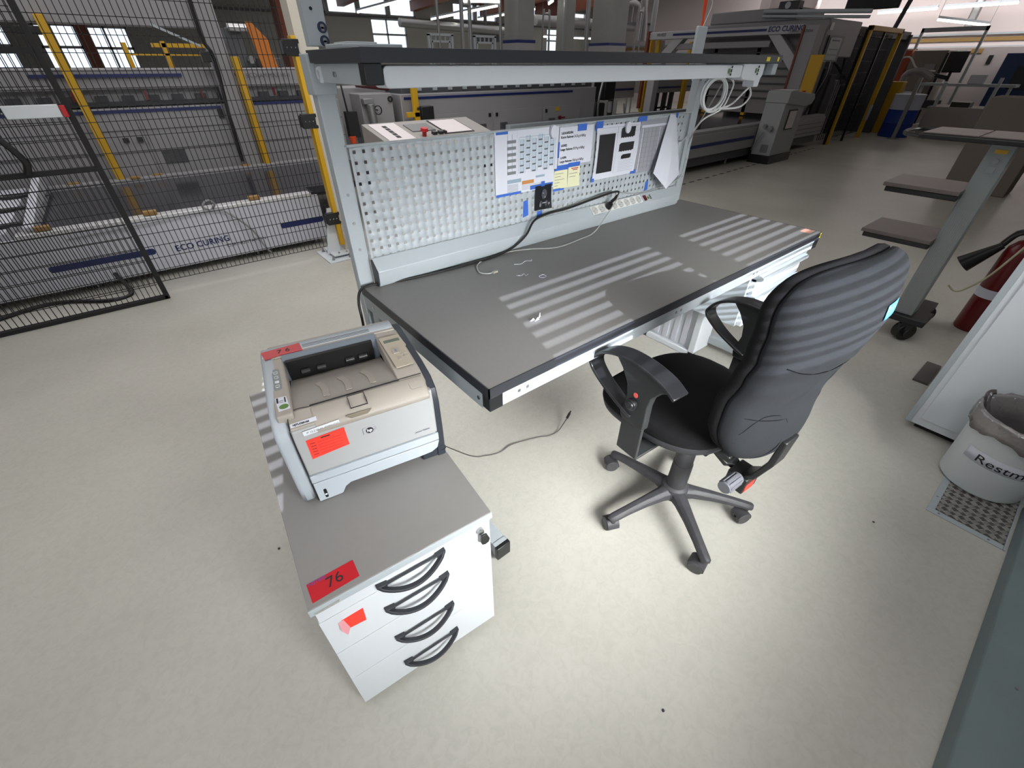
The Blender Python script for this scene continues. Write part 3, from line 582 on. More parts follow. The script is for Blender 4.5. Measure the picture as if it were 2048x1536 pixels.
# icon strip on the left cheek
part('icon_strip', MB().prism(rrect(.022, .135, .039, .232, .008), 'z', .2625, .2640), mat('icon_strip_grey', (122, 128, 128), .5), pr)
m = MB()
for y in (.214, .193, .172, .152): m.box(.026, y-.006, .264, .035, y-.005, .2645).box(.026, y+.004, .264, .035, y+.005, .2645).box(.026, y-.006, .264, .027, y+.005, .2645).box(.034, y-.006, .264, .035, y+.005, .2645)
m.box(.027, .168, .264, .034, .177, .2645)
part('icons', m, M['white'], pr)
part('inspection_sticker', MB().prism([(.020, .105), (.044, .103), (.048, .052), (.024, .050)], 'z', .2630, .2636), M['paper'], pr)
part('sticker_emblem', MB().prism([(.036+.010*math.cos(2*math.pi*k/16), .064+.009*math.sin(2*math.pi*k/16)) for k in range(16)], 'z', .2636, .264), M['green'], pr)
part('sticker_marks', MB().box(.0225, .082, .2636, .0265, .102, .264).box(.039, .080, .2636, .042, .1, .264).box(.028, .088, .2636, .037, .089, .264).box(.028, .082, .2636, .037, .083, .264), M['ink'], pr)
# seams at the left front corner
m = MB(); m.tube([(.088, .05, .2535), (.060, .05, .2575), (.043, .042, .255), (.036, .025, .249), (.0345, .003, .238)], .0009, 6, 4)
m.box(.0335, -.0046, .01, .0348, .002, .236)
part('seam_line', m, M['ink'], pr)
part('corner_cap_panel', MB().prism([(.004, .228), (.004, .24), (.05, .2545), (.05, .23)], 'x', .036, .09), M['prbeige'], pr, bevel=.002)
part('asset_sticker', MB().prism([(0, 0), (.055, .0), (.055, .011), (0, .011)], 'z', 0, .0006, Matrix.Translation((.038, .006, .2425)) @ Matrix.Rotation(R(2), 4, 'Z') @ Matrix.Rotation(R(17), 4, 'X')), M['paper'], pr)
part('sticker_marks', text_mb('HJTLC20163', .0065, Matrix.Translation((.043, .009, .2440)) @ Matrix.Rotation(R(17), 4, 'X'), bold=.0003), M['ink'], pr)
# labels on the door
part('address_label', MB().prism([(.057, .232), (.136, .236), (.136, .227), (.133, .222), (.058, .219)], 'y', -.0048, -.0042), M['white'], pr)
part('label_print', text_mb('IP 10.2.20.42  P2PRNT07', .0068, frame((.064, -.0049, .2235), (1, 0, .02), (0, 0, 1))), M['greyink'], pr)
part('neon_label', MB().prism([(.057, .205), (.141, .210), (.142, .156), (.057, .147)], 'y', -.0052, -.0046), M['neon'], pr, label='neon orange label')
m = MB()
for k in range(5): m.box(.063, -.0055, .192-.0085*k, .074, -.0051, .1935-.0085*k).box(.078, -.0055, .1916-.0085*k, .132, -.0051, .1921-.0085*k)
m.box(.088, -.0055, .2, .108, -.0051, .203)
part('label_print', m, M['ink'], pr)
bd = part('logo_badge', MB().prism(rrect(.178, .1685, .209, .189, .0035), 'y', -.0065, -.004), mat('silver_badge', (176, 176, 182), .35, metal=.3), pr, bevel=.0006)
part('logo_disc', MB().cyl((.1935, -.0064, .1788), (.1935, -.0069, .1788), .0088, n=28), M['ink'], bd)
part('logo_lettering', text_mb('hp', .0125, frame((.1935, -.0071, .1755), (1, 0, 0), (.22, 0, 1)), align='CENTER', bold=.0003), M['white'], bd)
part('model_lettering', text_mb('LaserJet P2055dn', .0058, frame((.298, -.0045, .118), (1, 0, 0), (0, 0, 1))), M['greyink'], pr)
m = MB(); m.prism([(.004, .325), (.100, .333), (.104, .289), (.05, .290), (.012, .2815)], 'z', ztop+.0012, ztop+.002)
part('red_label', m, M['red'], pr, label='dark red label with handwritten 76')
part('handwriting', text_mb('7 6', .026, frame((.042, .300, ztop+.0021), (1, .05, 0), (0, 1, 0))), M['ink'], pr)
part('lid_button', MB().prism(rrect(.312, .012, .340, .034, .005), 'z', 0, .0012, Matrix.Translation((0, 0, .2405)) @ Matrix.Rotation(R(19), 4, 'X')), M['prbeige'], pr)
# USB cable on the floor
t = thing('usb_cable', 'thin brown-grey cable snaking across the floor between printer and chair', 'cable', (.9, 1.1, 0))
part('cord', MB().tube([(.47, 1.30, .50), (.47, 1.36, .3), (.52, 1.42, .04), (.62, 1.37, .004), (.705, 1.195, .003), (.76, 1.15, .003), (.827, 1.125, .003), (.885, 1.125, .010), (.942, 1.117, .005), (1.03, 1.09, .003), (1.084, 1.062, .003), (1.13, 1.055, .008), (1.18, 1.066, .025), (1.215, 1.075, .042)], .0026, 8, 6), mat('brown_grey_cable', (92, 84, 82), .5), t, world=True)
part('plug', MB().cyl((1.207, 1.073, .038), (1.232, 1.08, .054), .0065, n=10).cyl((1.23, 1.08, .053), (1.242, 1.083, .061), .004, n=8), M['black'], t, world=True)
# ================================================================ OFFICE CHAIR (local: origin under the column, facing +y)
ch = thing('office_chair', 'black swivel office chair with armrests and dark grey back before the workbench', 'chair', (1.185, .455, 0), -4)
part('gas_column', MB().lathe([(0, .10), (.037, .10), (.036, .26), (.033, .262), (.032, .34), (.03, .342), (.03, .44), (0, .44)], n=32), M['dusty'], ch)
part('hub', MB().lathe([(0, .085), (.05, .085), (.053, .11), (.048, .135), (.038, .142), (0, .142)], n=32), M['dusty'], ch)
for k in range(5):
    a = R(97+72*k); c_, s_ = math.cos(a), math.sin(a)
    T = Matrix.Rotation(a, 4, 'Z')
    m = MB(); P = []
    for r_, w_, zt_, zb_ in ((.03, .030, .134, .088), (.07, .024, .131, .092), (.14, .020, .122, .090), (.22, .018, .108, .082), (.27, .0185, .097, .075), (.292, .017, .092, .072), (.300, .010, .088, .074)):
        P += [(r_, -w_, zb_), (r_, w_, zb_), (r_, w_, zt_-.012), (r_, w_*.45, zt_), (r_, -w_*.45, zt_), (r_, -w_, zt_-.012)]
    n_ = 7; fs = [(j*6+i, j*6+(i+1) % 6, (j+1)*6+(i+1) % 6, (j+1)*6+i) for j in range(n_-1) for i in range(6)]+[tuple(range(6))[::-1], tuple((n_-1)*6+i for i in range(6))]
    m.add(P, fs, T)
    lg = part('leg', m, M['dusty'], ch, bevel=.003, smooth=50)
    ca = R([60, -20, 15, 70, 30][k])
    C = Vector((.28*c_, .28*s_, 0)); ax = Vector((math.cos(ca), math.sin(ca), 0)); fwd_ = Vector((-ax.y, ax.x, 0))
    cc = C+fwd_*.014; 
    m = MB(); z_ = Vector((0, 0, .027))
    m.cyl(cc+z_-ax*.026, cc+z_-ax*.006, .027, n=24).cyl(cc+z_+ax*.006, cc+z_+ax*.026, .027, n=24)
    part('caster_wheels', m, mat('caster_grey_black', (66, 66, 68), .5), lg, bevel=.004)
    m = MB(); m.cyl(C+Vector((0, 0, .05)), C+Vector((0, 0, .078)), .010, n=12)
    hood = [(.031*math.cos(R(t)), .027+.031*math.sin(R(t))) for t in range(20, 200, 15)]
    hood2 = [(.024*math.cos(R(t)), .027+.024*math.sin(R(t))) for t in range(200, 5, -15)]
    m.prism(hood+hood2, 'x', -.024, .024, Matrix.Translation(cc) @ Matrix((ax, fwd_, Vector((0, 0, 1)))).transposed().to_4x4())
    part('caster_hood', m, M['dusty'], lg, bevel=.001)
# seat
def superell(a, b, e, n=48, oy=0.):
    out = []
    for k in range(n):
        t = 2*math.pi*k/n; c_, s_ = math.cos(t), math.sin(t)
        out.append((a*math.copysign(abs(c_)**(2/e), c_), oy+b*math.copysign(abs(s_)**(2/e), s_)))
    return out
so_ = superell(.248, .232, 3.0, oy=.085)
so_ = [(x*(1-.10*max(0, (.0-(y-.085))/.232)), y) for x, y in so_]
def seatf(x, y, d):
    edge = .014*((y-.085)/.232)**2 if y > .085 else -.006*((y-.085)/.232)**2
    return (x, y, d-edge*1.4+.012*(x/.24)**2)
part('seat_shell', MB().pad(so_, [(.55, .452), (.86, .456), (.96, .470), (.985, .490), (.975, .498), (.5, .498)], seatf), mat('seat_underside_plastic', (40, 41, 45), .6), ch, smooth=60)
part('seat', MB().pad(so_, [(.5, .494), (.97, .494), (.998, .504), (1.0, .518), (.985, .534), (.94, .545), (.85, .550), (.6, .549), (.3, .546), (.08, .545)], seatf), M['fabric'], ch, smooth=80)
part('mechanism', MB().box(-.075, -.10, .415, .075, .14, .455).box(-.05, -.16, .425, .05, -.08, .45), M['black'], ch, bevel=.006)
m = MB(); m.sweep([(0, -.08, .432), (0, -.15, .40), (0, -.195, .385), (0, -.235, .42), (0, -.262, .50), (0, -.268, .60)], [(-.035, -.009), (.035, -.009), (.035, .009), (-.035, .009)], upv=(0, 1, .01))
m.box(-.04, -.23, .335, .04, -.165, .40)
part('backrest_bar', m, M['black'], ch, bevel=.004)
m = MB(); nn = 28
m.cyl((-.115, -.20, .392), (-.04, -.20, .392), .021, n=20)
for k in range(10):
    t = 2*math.pi*k/10; m.box(-.108, -.004, .019, -.048, .004, .0235, Matrix.Translation((0, -.20, .392)) @ Matrix.Rotation(t, 4, 'X'))
part('tension_knob', m, mat('knob_grey', (96, 97, 104), .35), ch, bevel=.0015, label='ribbed grey tension knob')
part('orange_sticker', MB().box(-.03, -.2312, .34, .02, -.230, .372), M['neon'], ch, label='small orange sticker')
# backrest
H = [(.0, .525), (.06, .528), (.115, .54), (.16, .562), (.190, .60), (.203, .65), (.203, .71), (.198, .77), (.200, .83), (.209, .89), (.222, .95), (.230, 1.0), (.226, 1.045), (.206, 1.082), (.165, 1.104), (.10, 1.116), (.0, 1.12)]
ol = [(p.x, p.z) for p in spline([(x, 0, z) for x, z in H], 3)]
ol = ol+[(-x, z) for x, z in ol[-2:0:-1]]
def ymid(z):
    K = [(.50, -.21), (.58, -.215), (.66, -.204), (.74, -.200), (.82, -.218), (.90, -.240), (.98, -.253), (1.06, -.248), (1.13, -.234)]
    for (a, ya), (b, yb) in zip(K, K[1:]):
        if a <= z <= b:
            t = (z-a)/(b-a); t = t*t*(3-2*t); return ya+(yb-ya)*t
    return K[0][1] if z < .5 else K[-1][1]
def backf(x, z, d): return (x, ymid(z)+1.05*x*x-.06*x+d, z)
part('seat_back_shell', MB().pad(ol, [(.97, .0), (1.0, -.006), (1.004, -.016), (.99, -.030), (.955, -.041), (.90, -.047), (.75, -.053), (.5, -.057), (.2, -.058)], backf), M['shell'], ch, smooth=80, label='dark grey fabric back shell')
part('seat_back_cushion', MB().pad(ol, [(.96, -.004), (1.0, .0), (1.006, .010), (.995, .024), (.96, .036), (.88, .044), (.6, .048), (.2, .049)], backf), M['fabric'], ch, smooth=80, label='black fabric front cushion')
OLC = (sum(p[0] for p in ol)/len(ol), sum(p[1] for p in ol)/len(ol))
RG = [(.0, -.058), (.2, -.058), (.5, -.057), (.75, -.053), (.90, -.047), (.955, -.041), (.99, -.030), (1.004, -.016)]
def on_back(x, z, d=-.0):
    dx, dz = x-OLC[0], z-OLC[1]; best = 1.
    for (ax, az), (bx, bz) in zip(ol, ol[1:]+ol[:1]):
        ax -= OLC[0]; az -= OLC[1]; bx -= OLC[0]; bz -= OLC[1]
        det = dx*(az-bz)-dz*(ax-bx)
        if abs(det) < 1e-9: continue
        t = (ax*(az-bz)-az*(ax-bx))/det; u = (dx*az-dz*ax)/det
        if t > 0 and -1e-6 <= u <= 1+1e-6: best = 1/t; break
    dep = RG[-1][1]
    for (a, da), (b, db) in zip(RG, RG[1:]):
        if a <= best <= b: dep = da+(db-da)*(best-a)/(b-a)
    return Vector((x, ymid(z)+1.05*x*x-.06*x+dep+d, z))
def seam(pts, nm='seam', r=.0016, mt=None):
    P = [on_back(p.x, p.z, .0006) for p in spline([(x, 0, z) for x, z in pts], 5)]
    part(nm, MB().tube(P, r, 6, 1), mt or mat('seam_black', (12, 12, 14), 1., spec=.05), ch)
seam([(-.185, .895), (-.13, .872), (-.05, .858), (.05, .858), (.13, .872), (.185, .895)], r=.0015)
seam([(-.185, .715), (-.12, .70), (-.04, .69), (.04, .69), (.12, .70), (.185, .715)], r=.0013)
seam([(-.185, .66), (-.14, .715), (-.07, .70), (-.04, .64), (-.06, .575), (-.12, .555)], r=.0013)
vs = []; fs = []
for j in range(5):
    for i in range(5): p = on_back(.028+.07*i/4, .985+.036*j/4, -.002); vs.append(tuple(p))
for j in range(4):
    for i in range(4): fs.append((j*5+i, j*5+i+1, (j+1)*5+i+1, (j+1)*5+i))
bt = part('blue_sticker', MB().add(vs, fs), M['skyblue'], ch, label='sky blue tape on the seat back'); md = bt.modifiers.new('s', 'SOLIDIFY'); md.thickness = .0006
# armrests
for s_ in (-1, 1):
    X = s_*.295
    L = [(-.075, .752), (-.03, .776), (.04, .790), (.11, .790), (.165, .776), (.205, .752), (.228, .722), (.232, .705), (.215, .682), (.165, .648), (.10, .618), (.055, .600)]
    m = MB(); P = spline([(X, y, z) for y, z in L], 4)
    m.sweep(P, [(-.028, -.004), (.028, -.004), (.028, .004), (-.028, .004)], upv=(s_*0+1e-4, .3, 1)) if False else None
    vs = []; n_ = len(P)
    for i, p in enumerate(P):
        d = (P[min(i+1, n_-1)]-P[max(i-1, 0)]).normalized(); nn_ = Vector((1, 0, 0)).cross(d)
        wd = .030*(1 if i < n_*.6 else 1-.35*(i-n_*.6)/(n_*.4))
        for a_, b_ in ((-wd, -.005), (wd, -.005), (wd, .005), (-wd, .005)): vs.append(tuple(p+Vector((a_, 0, 0))+nn_*b_))
    m.add(vs, [(j*4+i, j*4+(i+1) % 4, (j+1)*4+(i+1) % 4, (j+1)*4+i) for j in range(n_-1) for i in range(4)]+[(3, 2, 1, 0), tuple((n_-1)*4+i for i in range(4))])
    ar = part('armrest', m, mat('armrest_plastic', (28, 29, 32), .32), ch, bevel=.003, smooth=50)
    side = X
    poly = [(-.06, .757), (-.03, .772), (.04, .785), (.11, .785), (.15, .776), (.118, .745), (.092, .705), (.085, .665), (.098, .60), (.092, .578), (.012, .572), (.004, .58), (.006, .665), (.0, .70), (-.025, .735)]
    part('armrest_panel', MB().prism(poly, 'x', side-.013, side+.013), mat('armrest_grey_plastic', (40, 42, 43), .5), ar, bevel=.004)
    part('bracket', MB().box(side-.006, .010, .448, side+.006, .090, .60).box(min(side, s_*.05), .010, .440, max(side, s_*.05)+(0 if s_ < 0 else .0), .090, .450), mat('arm_bracket_grey', (44, 46, 47), .45), ar, bevel=.002)
    m = MB(); a_ = side+s_*.013
    m.cyl((a_, .055, .652), (a_+s_*.016, .055, .652), .0185, n=12).cyl((a_+s_*.014, .055, .652), (a_+s_*.022, .055, .652), .015, .012, n=12)
    part('height_knob', m, M['black'], ar, bevel=.003)
    part('red_mark', MB().cyl((a_, .052, .684), (a_+s_*.0012, .052, .684), .008, n=18), mat('coral_red_mark', (226, 96, 92), .5), ar)
# ================================================================ RIGHT FOREGROUND
wc = thing('white_cabinet', 'tall white cabinet with a framed side panel right of the office chair', 'cabinet', (2.9, -.4, 0))
part('body', MB().box(2.522, -.93, .035, 3.3, .012, 1.02), M['white'], wc, world=True, bevel=.002)
part('plinth', MB().box(2.56, -.90, 0, 3.27, -.025, .036), M['drk'], wc, world=True)
part('side_panel', MB().box(2.517, -.93, .075, 2.5225, -.028, 1.0), M['white'], wc, world=True, bevel=.001)
part('corner_profile', MB().box(2.518, -.006, .036, 2.53, .018, 1.03), M['light'], wc, world=True, bevel=.001)
part('door', MB().box(2.53, .012, .04, 3.295, .018, 1.0), M['light'], wc, world=True, bevel=.001)
bn = thing('waste_bin', 'grey-white plastic waste bin with a clear bag and a Restmüll label', 'bin', (2.35, -.307, .006))
part('body', MB().lathe([(0, 0), (.128, 0), (.134, .006), (.150, .25), (.158, .33), (.163, .335), (.160, .342), (.152, .338), (.146, .25), (.128, .012), (0, .012)], n=56), M['bin'], bn)
# bag folded over the rim
m = MB(); n_ = 72; prof_ = [(.1655, .275), (.167, .30), (.1665, .335), (.160, .350), (.150, .340), (.140, .26), (.120, .12)]
vs = []
for j, (r_, z_) in enumerate(prof_):
    for i in range(n_):
        t = 2*math.pi*i/n_; wv = .0025*math.sin(9*t+j)+.002*math.sin(23*t+2*j)
        vs.append(((r_+(wv if j else abs(wv)))*math.cos(t), (r_+(wv if j else abs(wv)))*math.sin(t), z_+(.012*math.sin(5*t)+.004*math.sin(17*t) if j == 0 else wv)))
m.add(vs, [(j*n_+i, j*n_+(i+1) % n_, (j+1)*n_+(i+1) % n_, (j+1)*n_+i) for j in range(len(prof_)-1) for i in range(n_)])
bag = part('bin_bag', m, M['foil'], bn, smooth=180)
md = bag.modifiers.new('s', 'SOLIDIFY'); md.thickness = .0008
part('bag_knot', MB().tube([(-.02, .10, .26), (.0, .135, .32), (.015, .150, .352), (.03, .152, .372), (.035, .14, .38)], .011, 8, 4).tube([(-.02, .10, .26), (-.05, .06, .2), (-.06, .0, .12)], .014, 8, 4), mat('bag_dark_fold', (62, 58, 58), .2, bump=1, bscale=80), bn)
part('bag_tie', MB().tube([(-.135, -.065, .348), (-.148, -.075, .30), (-.150, -.085, .245), (-.146, -.078, .225), (-.141, -.095, .18), (-.128, -.115, .172), (-.105, -.132, .178), (-.08, -.146, .2), (-.05, -.158, .21)], .0012, 6, 5), mat('tie_violet_grey', (108, 100, 116), .5), bn)
# curved paper label with lettering wrapped round the bin
def rad(z): return .134+(z-.006)*.0656
vs = []; fs = []; a0, a1 = R(135), R(250); nseg = 28
for i in range(nseg+1):
    t = a0+(a1-a0)*i/nseg
    for z_ in (.145, .20): r_ = rad(z_)+.0012; vs.append((r_*math.cos(t), r_*math.sin(t), z_))
for i in range(nseg): fs.append((2*i, 2*i+2, 2*i+3, 2*i+1))
lb = part('paper_label', MB().add(vs, fs), M['paper'], bn); md = lb.modifiers.new('s', 'SOLIDIFY'); md.thickness = .0006
tm = text_mb('Restmüll', .054, Matrix())
vv = []
for x, y, z in tm.v:
    zz_ = .154+y*.9; t = R(151)+x*1.12/.145; r_ = rad(zz_)+.0020+z
    vv.append((r_*math.cos(t), r_*math.sin(t), zz_))
tm.v = vv; part('lettering', tm, M['ink'], bn)
dp = thing('diamond_plate', 'aluminium diamond tread plate let into the floor under the waste bin', 'plate', (2.25, -.33, 0))
part('plate', MB().box(2.012, -.4435, .0, 2.51, -.235, .003), mat('plate_dull_aluminium', (92, 89, 86), .45, metal=.4), dp, world=True)
part('frame', MB().box(1.985, -.4435, 0, 2.012, -.212, .004).box(2.012, -.235, 0, 2.51, -.212, .004), M['light'], dp, world=True, bevel=.001)
m = MB()
for i in range(18):
    for j in range(8):
        cx, cy = 2.030+.0285*i, -.434+.0270*j
        if cx > 2.5: continue
        sgn = 1 if (i+j) % 2 else -1
        for k in (-1.5, -.5, .5, 1.5):
            T = Matrix.Translation((cx, cy, .003)) @ Matrix.Rotation(R(45*sgn+8), 4, 'Z') @ Matrix.Translation((0, k*.0052, 0))
            m.prism([(-.012, 0), (-.006, .0022), (.006, .0022), (.012, 0)], 'y', -.0013, .0013, T)
part('tread_pattern', m, mat('tread_bright', (206, 204, 200), .25, metal=.6), dp, world=True)
for x, y in ((1.998, -.25), (1.998, -.40), (2.1, -.223), (2.3, -.223)): part('screw', MB().cyl((x, y, .004), (x, y, .0052), .004, n=10), M['steel'], dp, world=True)
part('frame', MB().box(1.985, -.4503, .0, 2.51, -.444, .0045), M['light'], dp, world=True)
dc = thing('cable_duct', 'grey-green painted floor duct along the window wall in the lower right corner', 'duct', (1.2, -.56, 0))
part('cover', MB().prism([(-.455, 0), (-.462, .055), (-.49, .075), (-.585, .082), (-.64, .06), (-.64, 0)], 'x', -2.5, 2.3), M['duct'], dc, world=True, bevel=.004)
for x in (.95, 1.35, 1.75): part('duct_screw', MB().cyl((x, -.53, .078), (x, -.53, .0805), .004, n=10), M['steel'], dc, world=True)
solo('heater_casing', MB().box(-2.5, -.93, .0, 2.2, -.665, .10).box(-2.5, -.93, .105, 2.2, -.68, .16), mat('heater_grey_pink', (160, 150, 148), .6), 'long pinkish grey casing at the foot of the window wall, lower right', 'casing', bevel=.004)
solo('door_stop_block', MB().prism(rrect(2.42, -.50, 2.60, -.47, .01), 'z', 0, .03), M['black'], 'black rail end behind the waste bin', 'rail')
# fire extinguisher
fe = thing('fire_extinguisher', 'dark red fire extinguisher with a white label band behind the white cabinet', 'fire extinguisher', (4.05, .045, 0))
part('cylinder', MB().lathe([(0, 0), (.078, 0), (.085, .012), (.085, .50), (.078, .545), (.05, .585), (.028, .60), (.026, .63), (0, .63)], n=40), M['extred'], fe)
part('label_band', MB().lathe([(.0856, .235), (.0858, .24), (.0858, .288), (.0856, .293)], n=40), M['paper'], fe, label='white printed band')
part('valve', MB().box(-.03, -.02, .62, .03, .02, .66).box(-.02, -.02, .66, .10, .0, .675).box(-.01, .0, .675, .09, .02, .70), M['black'], fe, bevel=.003)
part('horn', MB().cyl((-.03, .10, .55), (-.05, .22, .40), .02, .055, n=20).tube([(0, .02, .64), (-.02, .07, .62), (-.03, .10, .55)], .012, 8, 4), M['black'], fe)
part('hose', MB().tube([(.0, .02, .64), (.05, .08, .62), (.03, .13, .5)], .01, 8, 4), M['black'], fe)
# shelf trolley
tr = thing('equipment_trolley', 'grey column trolley on casters with three dark shelves reaching out to the left', 'trolley', (3.56, .35, 0))
part('column', MB().box(3.50, .302, .165, 3.62, .405, 1.125), mat('trolley_grey', (132, 138, 138), .45), tr, world=True, bevel=.004)
m = MB()
for k in range(9): m.box(3.4985, .315+.0095*k, .20, 3.50, .319+.0095*k, .80)
part('column_ribs', m, M['steel'], tr, world=True)
for z_ in (.605, .868): part('shelf', MB().box(3.405, .40, z_-.018, 3.73, .735, z_+.012), M['black'], tr, world=True, bevel=.005); part('shelf_top', MB().box(3.392, .40, z_+.012, 3.75, .748, z_+.032), M['tray'], tr, world=True, bevel=.002)
part('tray', MB().box(3.40, .18, 1.125, 3.80, .70, 1.150), M['black'], tr, world=True, bevel=.006)
part('tray_top', MB().box(3.41, .46, 1.150, 3.79, .69, 1.156).box(3.41, .19, 1.150, 3.79, .45, 1.156), M['tray'], tr, world=True, bevel=.002)
part('push_handle', MB().tube([(3.45, .68, 1.13), (3.50, .78, 1.135), (3.62, .80, 1.14), (3.74, .78, 1.14), (3.79, .68, 1.14)], .011, 10, 5), M['black'], tr, world=True)
part('label_plate', MB().box(3.4975, .325, 1.08, 3.4995, .375, 1.098), M['yellow'], tr, world=True, label='small yellow label')
part('power_socket', MB().box(3.494, .335, .99, 3.4995, .365, 1.02).cyl((3.4995, .35, 1.045), (3.493, .35, 1.045), .012, n=16), M['steel'], tr, world=True)
part('base', MB().box(3.46, .22, .125, 3.66, .44, .165).box(3.48, .25, .11, 3.95, .33, .14).box(3.52, .42, .11, 3.6, .8, .135), M['black'], tr, world=True, bevel=.005)
for x, y in ((3.52, .30), (3.92, .29), (3.56, .78)):
    part('caster', MB().cyl((x-.02, y-.022, .058), (x+.02, y+.022, .058), .058, n=24).box(x-.04, y-.04, .06, x+.04, y+.04, .115).cyl((x-.035, y-.038, .058), (x+.035, y+.038, .058), .03, n=20), M['black'], tr, world=True, bevel=.004)
part('cord', MB().tube([(3.66, -.02, .95), (3.66, .03, .72), (3.66, .10, .47), (3.66, .16, .36), (3.66, .20, .33), (3.64, .24, .36)], .0055, 8, 5), mat('cream_cable', (190, 188, 160), .5), tr, world=True)
solo('cable_grate', MB().box(3.02, .03, 0, 3.30, .10, .012), mat('mat_grey', (84, 80, 78), .7), 'small dark ribbed floor mat beside the white cabinet', 'mat')
for i, (x, y) in enumerate(((-.12, 1.25), (1.75, -.10), (.58, .05))):
    solo('dirt_crumb', MB().cyl((x, y, 0), (x+.002, y, .004), .004, n=6), M['dusty'], ('dark crumb on the floor left of the rolling cabinet', 'dark crumb on the floor between chair and waste bin', 'dark crumb on the floor below the rolling cabinet front')[i], 'crumb')
# ================================================================ FAR WALLS OF THE HALL
m = MB()
wins = [(-5.2, -3.6, 1.35, 2.35), (-2.9, -1.3, 1.35, 2.35), (-.75, .12, 1.35, 2.32), (.35, 1.25, 1.35, 2.3), (8.64, 10.06, 1.9, 2.80), (17.3, 18.9, 1.9, 2.78)]
cler = [(a, a+1.05, 2.88, 3.42) for a in (6.0, 7.15, 8.3, 9.45, 12.2, 13.35, 15.2, 16.35, 17.6, 18.8)]
def wall_with(m, x0, x1, y0, y1, z0, z1, holes):
    hs = sorted(holes); x = x0
    for a, b, c, d in hs:
        if a > x: m.box(x, y0, z0, a, y1, z1)
        m.box(a, y0, z0, b, y1, c); m.box(a, y0, d, b, y1, z1); x = b
    m.box(x, y0, z0, x1, y1, z1)
wall_with(m, X0, X1, Y1, Y1+.2, 0, 2.84, wins); wall_with(m, X0, X1, Y1, Y1+.2, 2.84, ZC, cler)
struct('wall_back', m, M['wallg'])
for i, (a, b, c, d) in enumerate(wins+cler):
    m = MB(); t = .04
    for q in ((a, c, b, c+t), (a, d-t, b, d), (a, c, a+t, d), (b-t, c, b, d)): m.box(q[0], Y1+.05, q[1], q[2], Y1+.1, q[3])
    if d-c > .7: m.box(a, Y1+.05, (c+d)/2-.03, b, Y1+.1, (c+d)/2+.03).box((a+b)/2-.1, Y1+.05, c, (a+b)/2-.05, Y1+.1, d)
    struct('window_%d' % (i+11), m, M['frow'])
struct('wall_right', MB().box(X1, Y0-.2, 0, X1+.2, Y1+.2, ZC), M['wallw'])
struct('trim_1', MB().box(X1-.12, Y0, 2.17, X1, Y1, 2.22).box(X1-.10, Y0, 1.86, X1, Y1, 1.90), M['light'])
struct('trim_2', MB().box(X1-.06, Y0, 2.02, X1, Y1, 2.11), mat('ochre_wall_stripe', (140, 112, 60), .6))
struct('trim_3', MB().box(X0, Y1-.06, 2.80, X1, Y1, 2.86), M['machd'])
# timber roof beams, each with lamps
for i, x in enumerate((7.6, 10.4, 13.6, 16.6)):
    solo('roof_beam', MB().prism([(Y0+.1, 3.88), (Y1-.02, 3.88), (Y1-.02, 3.05), (12., 3.45), (Y0+.1, 3.5)], 'x', x-.12, x+.12), M['wood'], ('leftmost', 'second from the left', 'third from the left', 'rightmost')[i]+' of the four red-brown timber roof beams', 'beam', 'timber roof beams', bevel=.005)
cl = None
LP = [((7.85, 18.2, 2.87), (8.0, 14.0, 2.98)), ((9.2, 12.0, 2.78), (8.0, 12.0, 2.73)), ((10.7, 18.2, 2.80), (11.0, 14.5, 2.95)), ((13.0, 18.4, 2.9), (13.2, 15.2, 3.02)), ((16.0, 17.9, 2.42), (17.6, 17.9, 2.42)), ((18.0, 17.9, 2.42), (19.9, 17.9, 2.42)), ((20.9, 6.9, 2.78), (20.9, 5.35, 2.80)), ((20.9, 5.2, 2.80), (20.9, 3.55, 2.81)), ((19.4, 4.85, 2.46), (19.9, 3.75, 2.30)), ((11.1, 12., 2.9), (11.5, 12.6, 2.9))]
LL = ('leftmost long ceiling tube lamp above the far windows', 'ceiling tube lamp crossing above the second hall window', 'tube lamp running beside the second timber beam', 'tube lamp beside the third timber beam', 'tube lamp low over the silver duct, left one', 'tube lamp low over the silver duct, right one', 'tube lamp on the pale right wall, farther half of the row', 'tube lamp on the pale right wall, nearer half of the row', 'slanting tube lamp hanging below the row on the right wall', 'short tube lamp glinting between the concrete columns')
for (p, q), lb in zip(LP, LL):
    c_ = [(a+b)/2 for a, b in zip(p, q)]
    t = thing('tube_lamp', lb, 'lamp', c_, 0, 'fluorescent tube lamps under the hall roof')
    u = Vector((0, 0, .05))
    part('housing', MB().sweep([Vector(p)+u, Vector(q)+u], [(-.05, -.02), (.05, -.02), (.05, .03), (-.05, .03)]), M['light'], t, world=True)
    part('tube', MB().cyl(p, q, .028, n=10), M['tube'], t, world=True)
    part('suspension_wire', MB().cyl(Vector(p)+u, Vector((p[0], p[1], ZC-.005)), .006, n=5).cyl(Vector(q)+u, Vector((q[0], q[1], ZC-.005)), .006, n=5), M['steel'], t, world=True)
for i, (x, y, s_, lb) in enumerate(((9.86, 12, .30, 'leftmost'), (13.62, 12, .40, 'widest'), (11.95, 12.3, .2, 'narrowest'))):
    t = thing('concrete_column', lb+' of the grey concrete columns rising from behind the overhead shelf', 'column', (x, y, 0), 0, 'concrete hall columns')
    part('shaft', MB().box(x-s_, y-s_, 0, x+s_, y+s_, ZC), M['conc'], t, world=True, bevel=.02)
    if i < 2: part('navy_band', MB().box(x-s_-.03, y-s_-.03, 1.93, x+s_+.03, y+s_+.03, 2.0), M['navy'], t, world=True, label='dark blue band'); part('collar', MB().box(x-s_-.03, y-s_-.03, 1.2, x+s_+.03, y+s_+.03, 1.93), M['mach'], t, world=True)
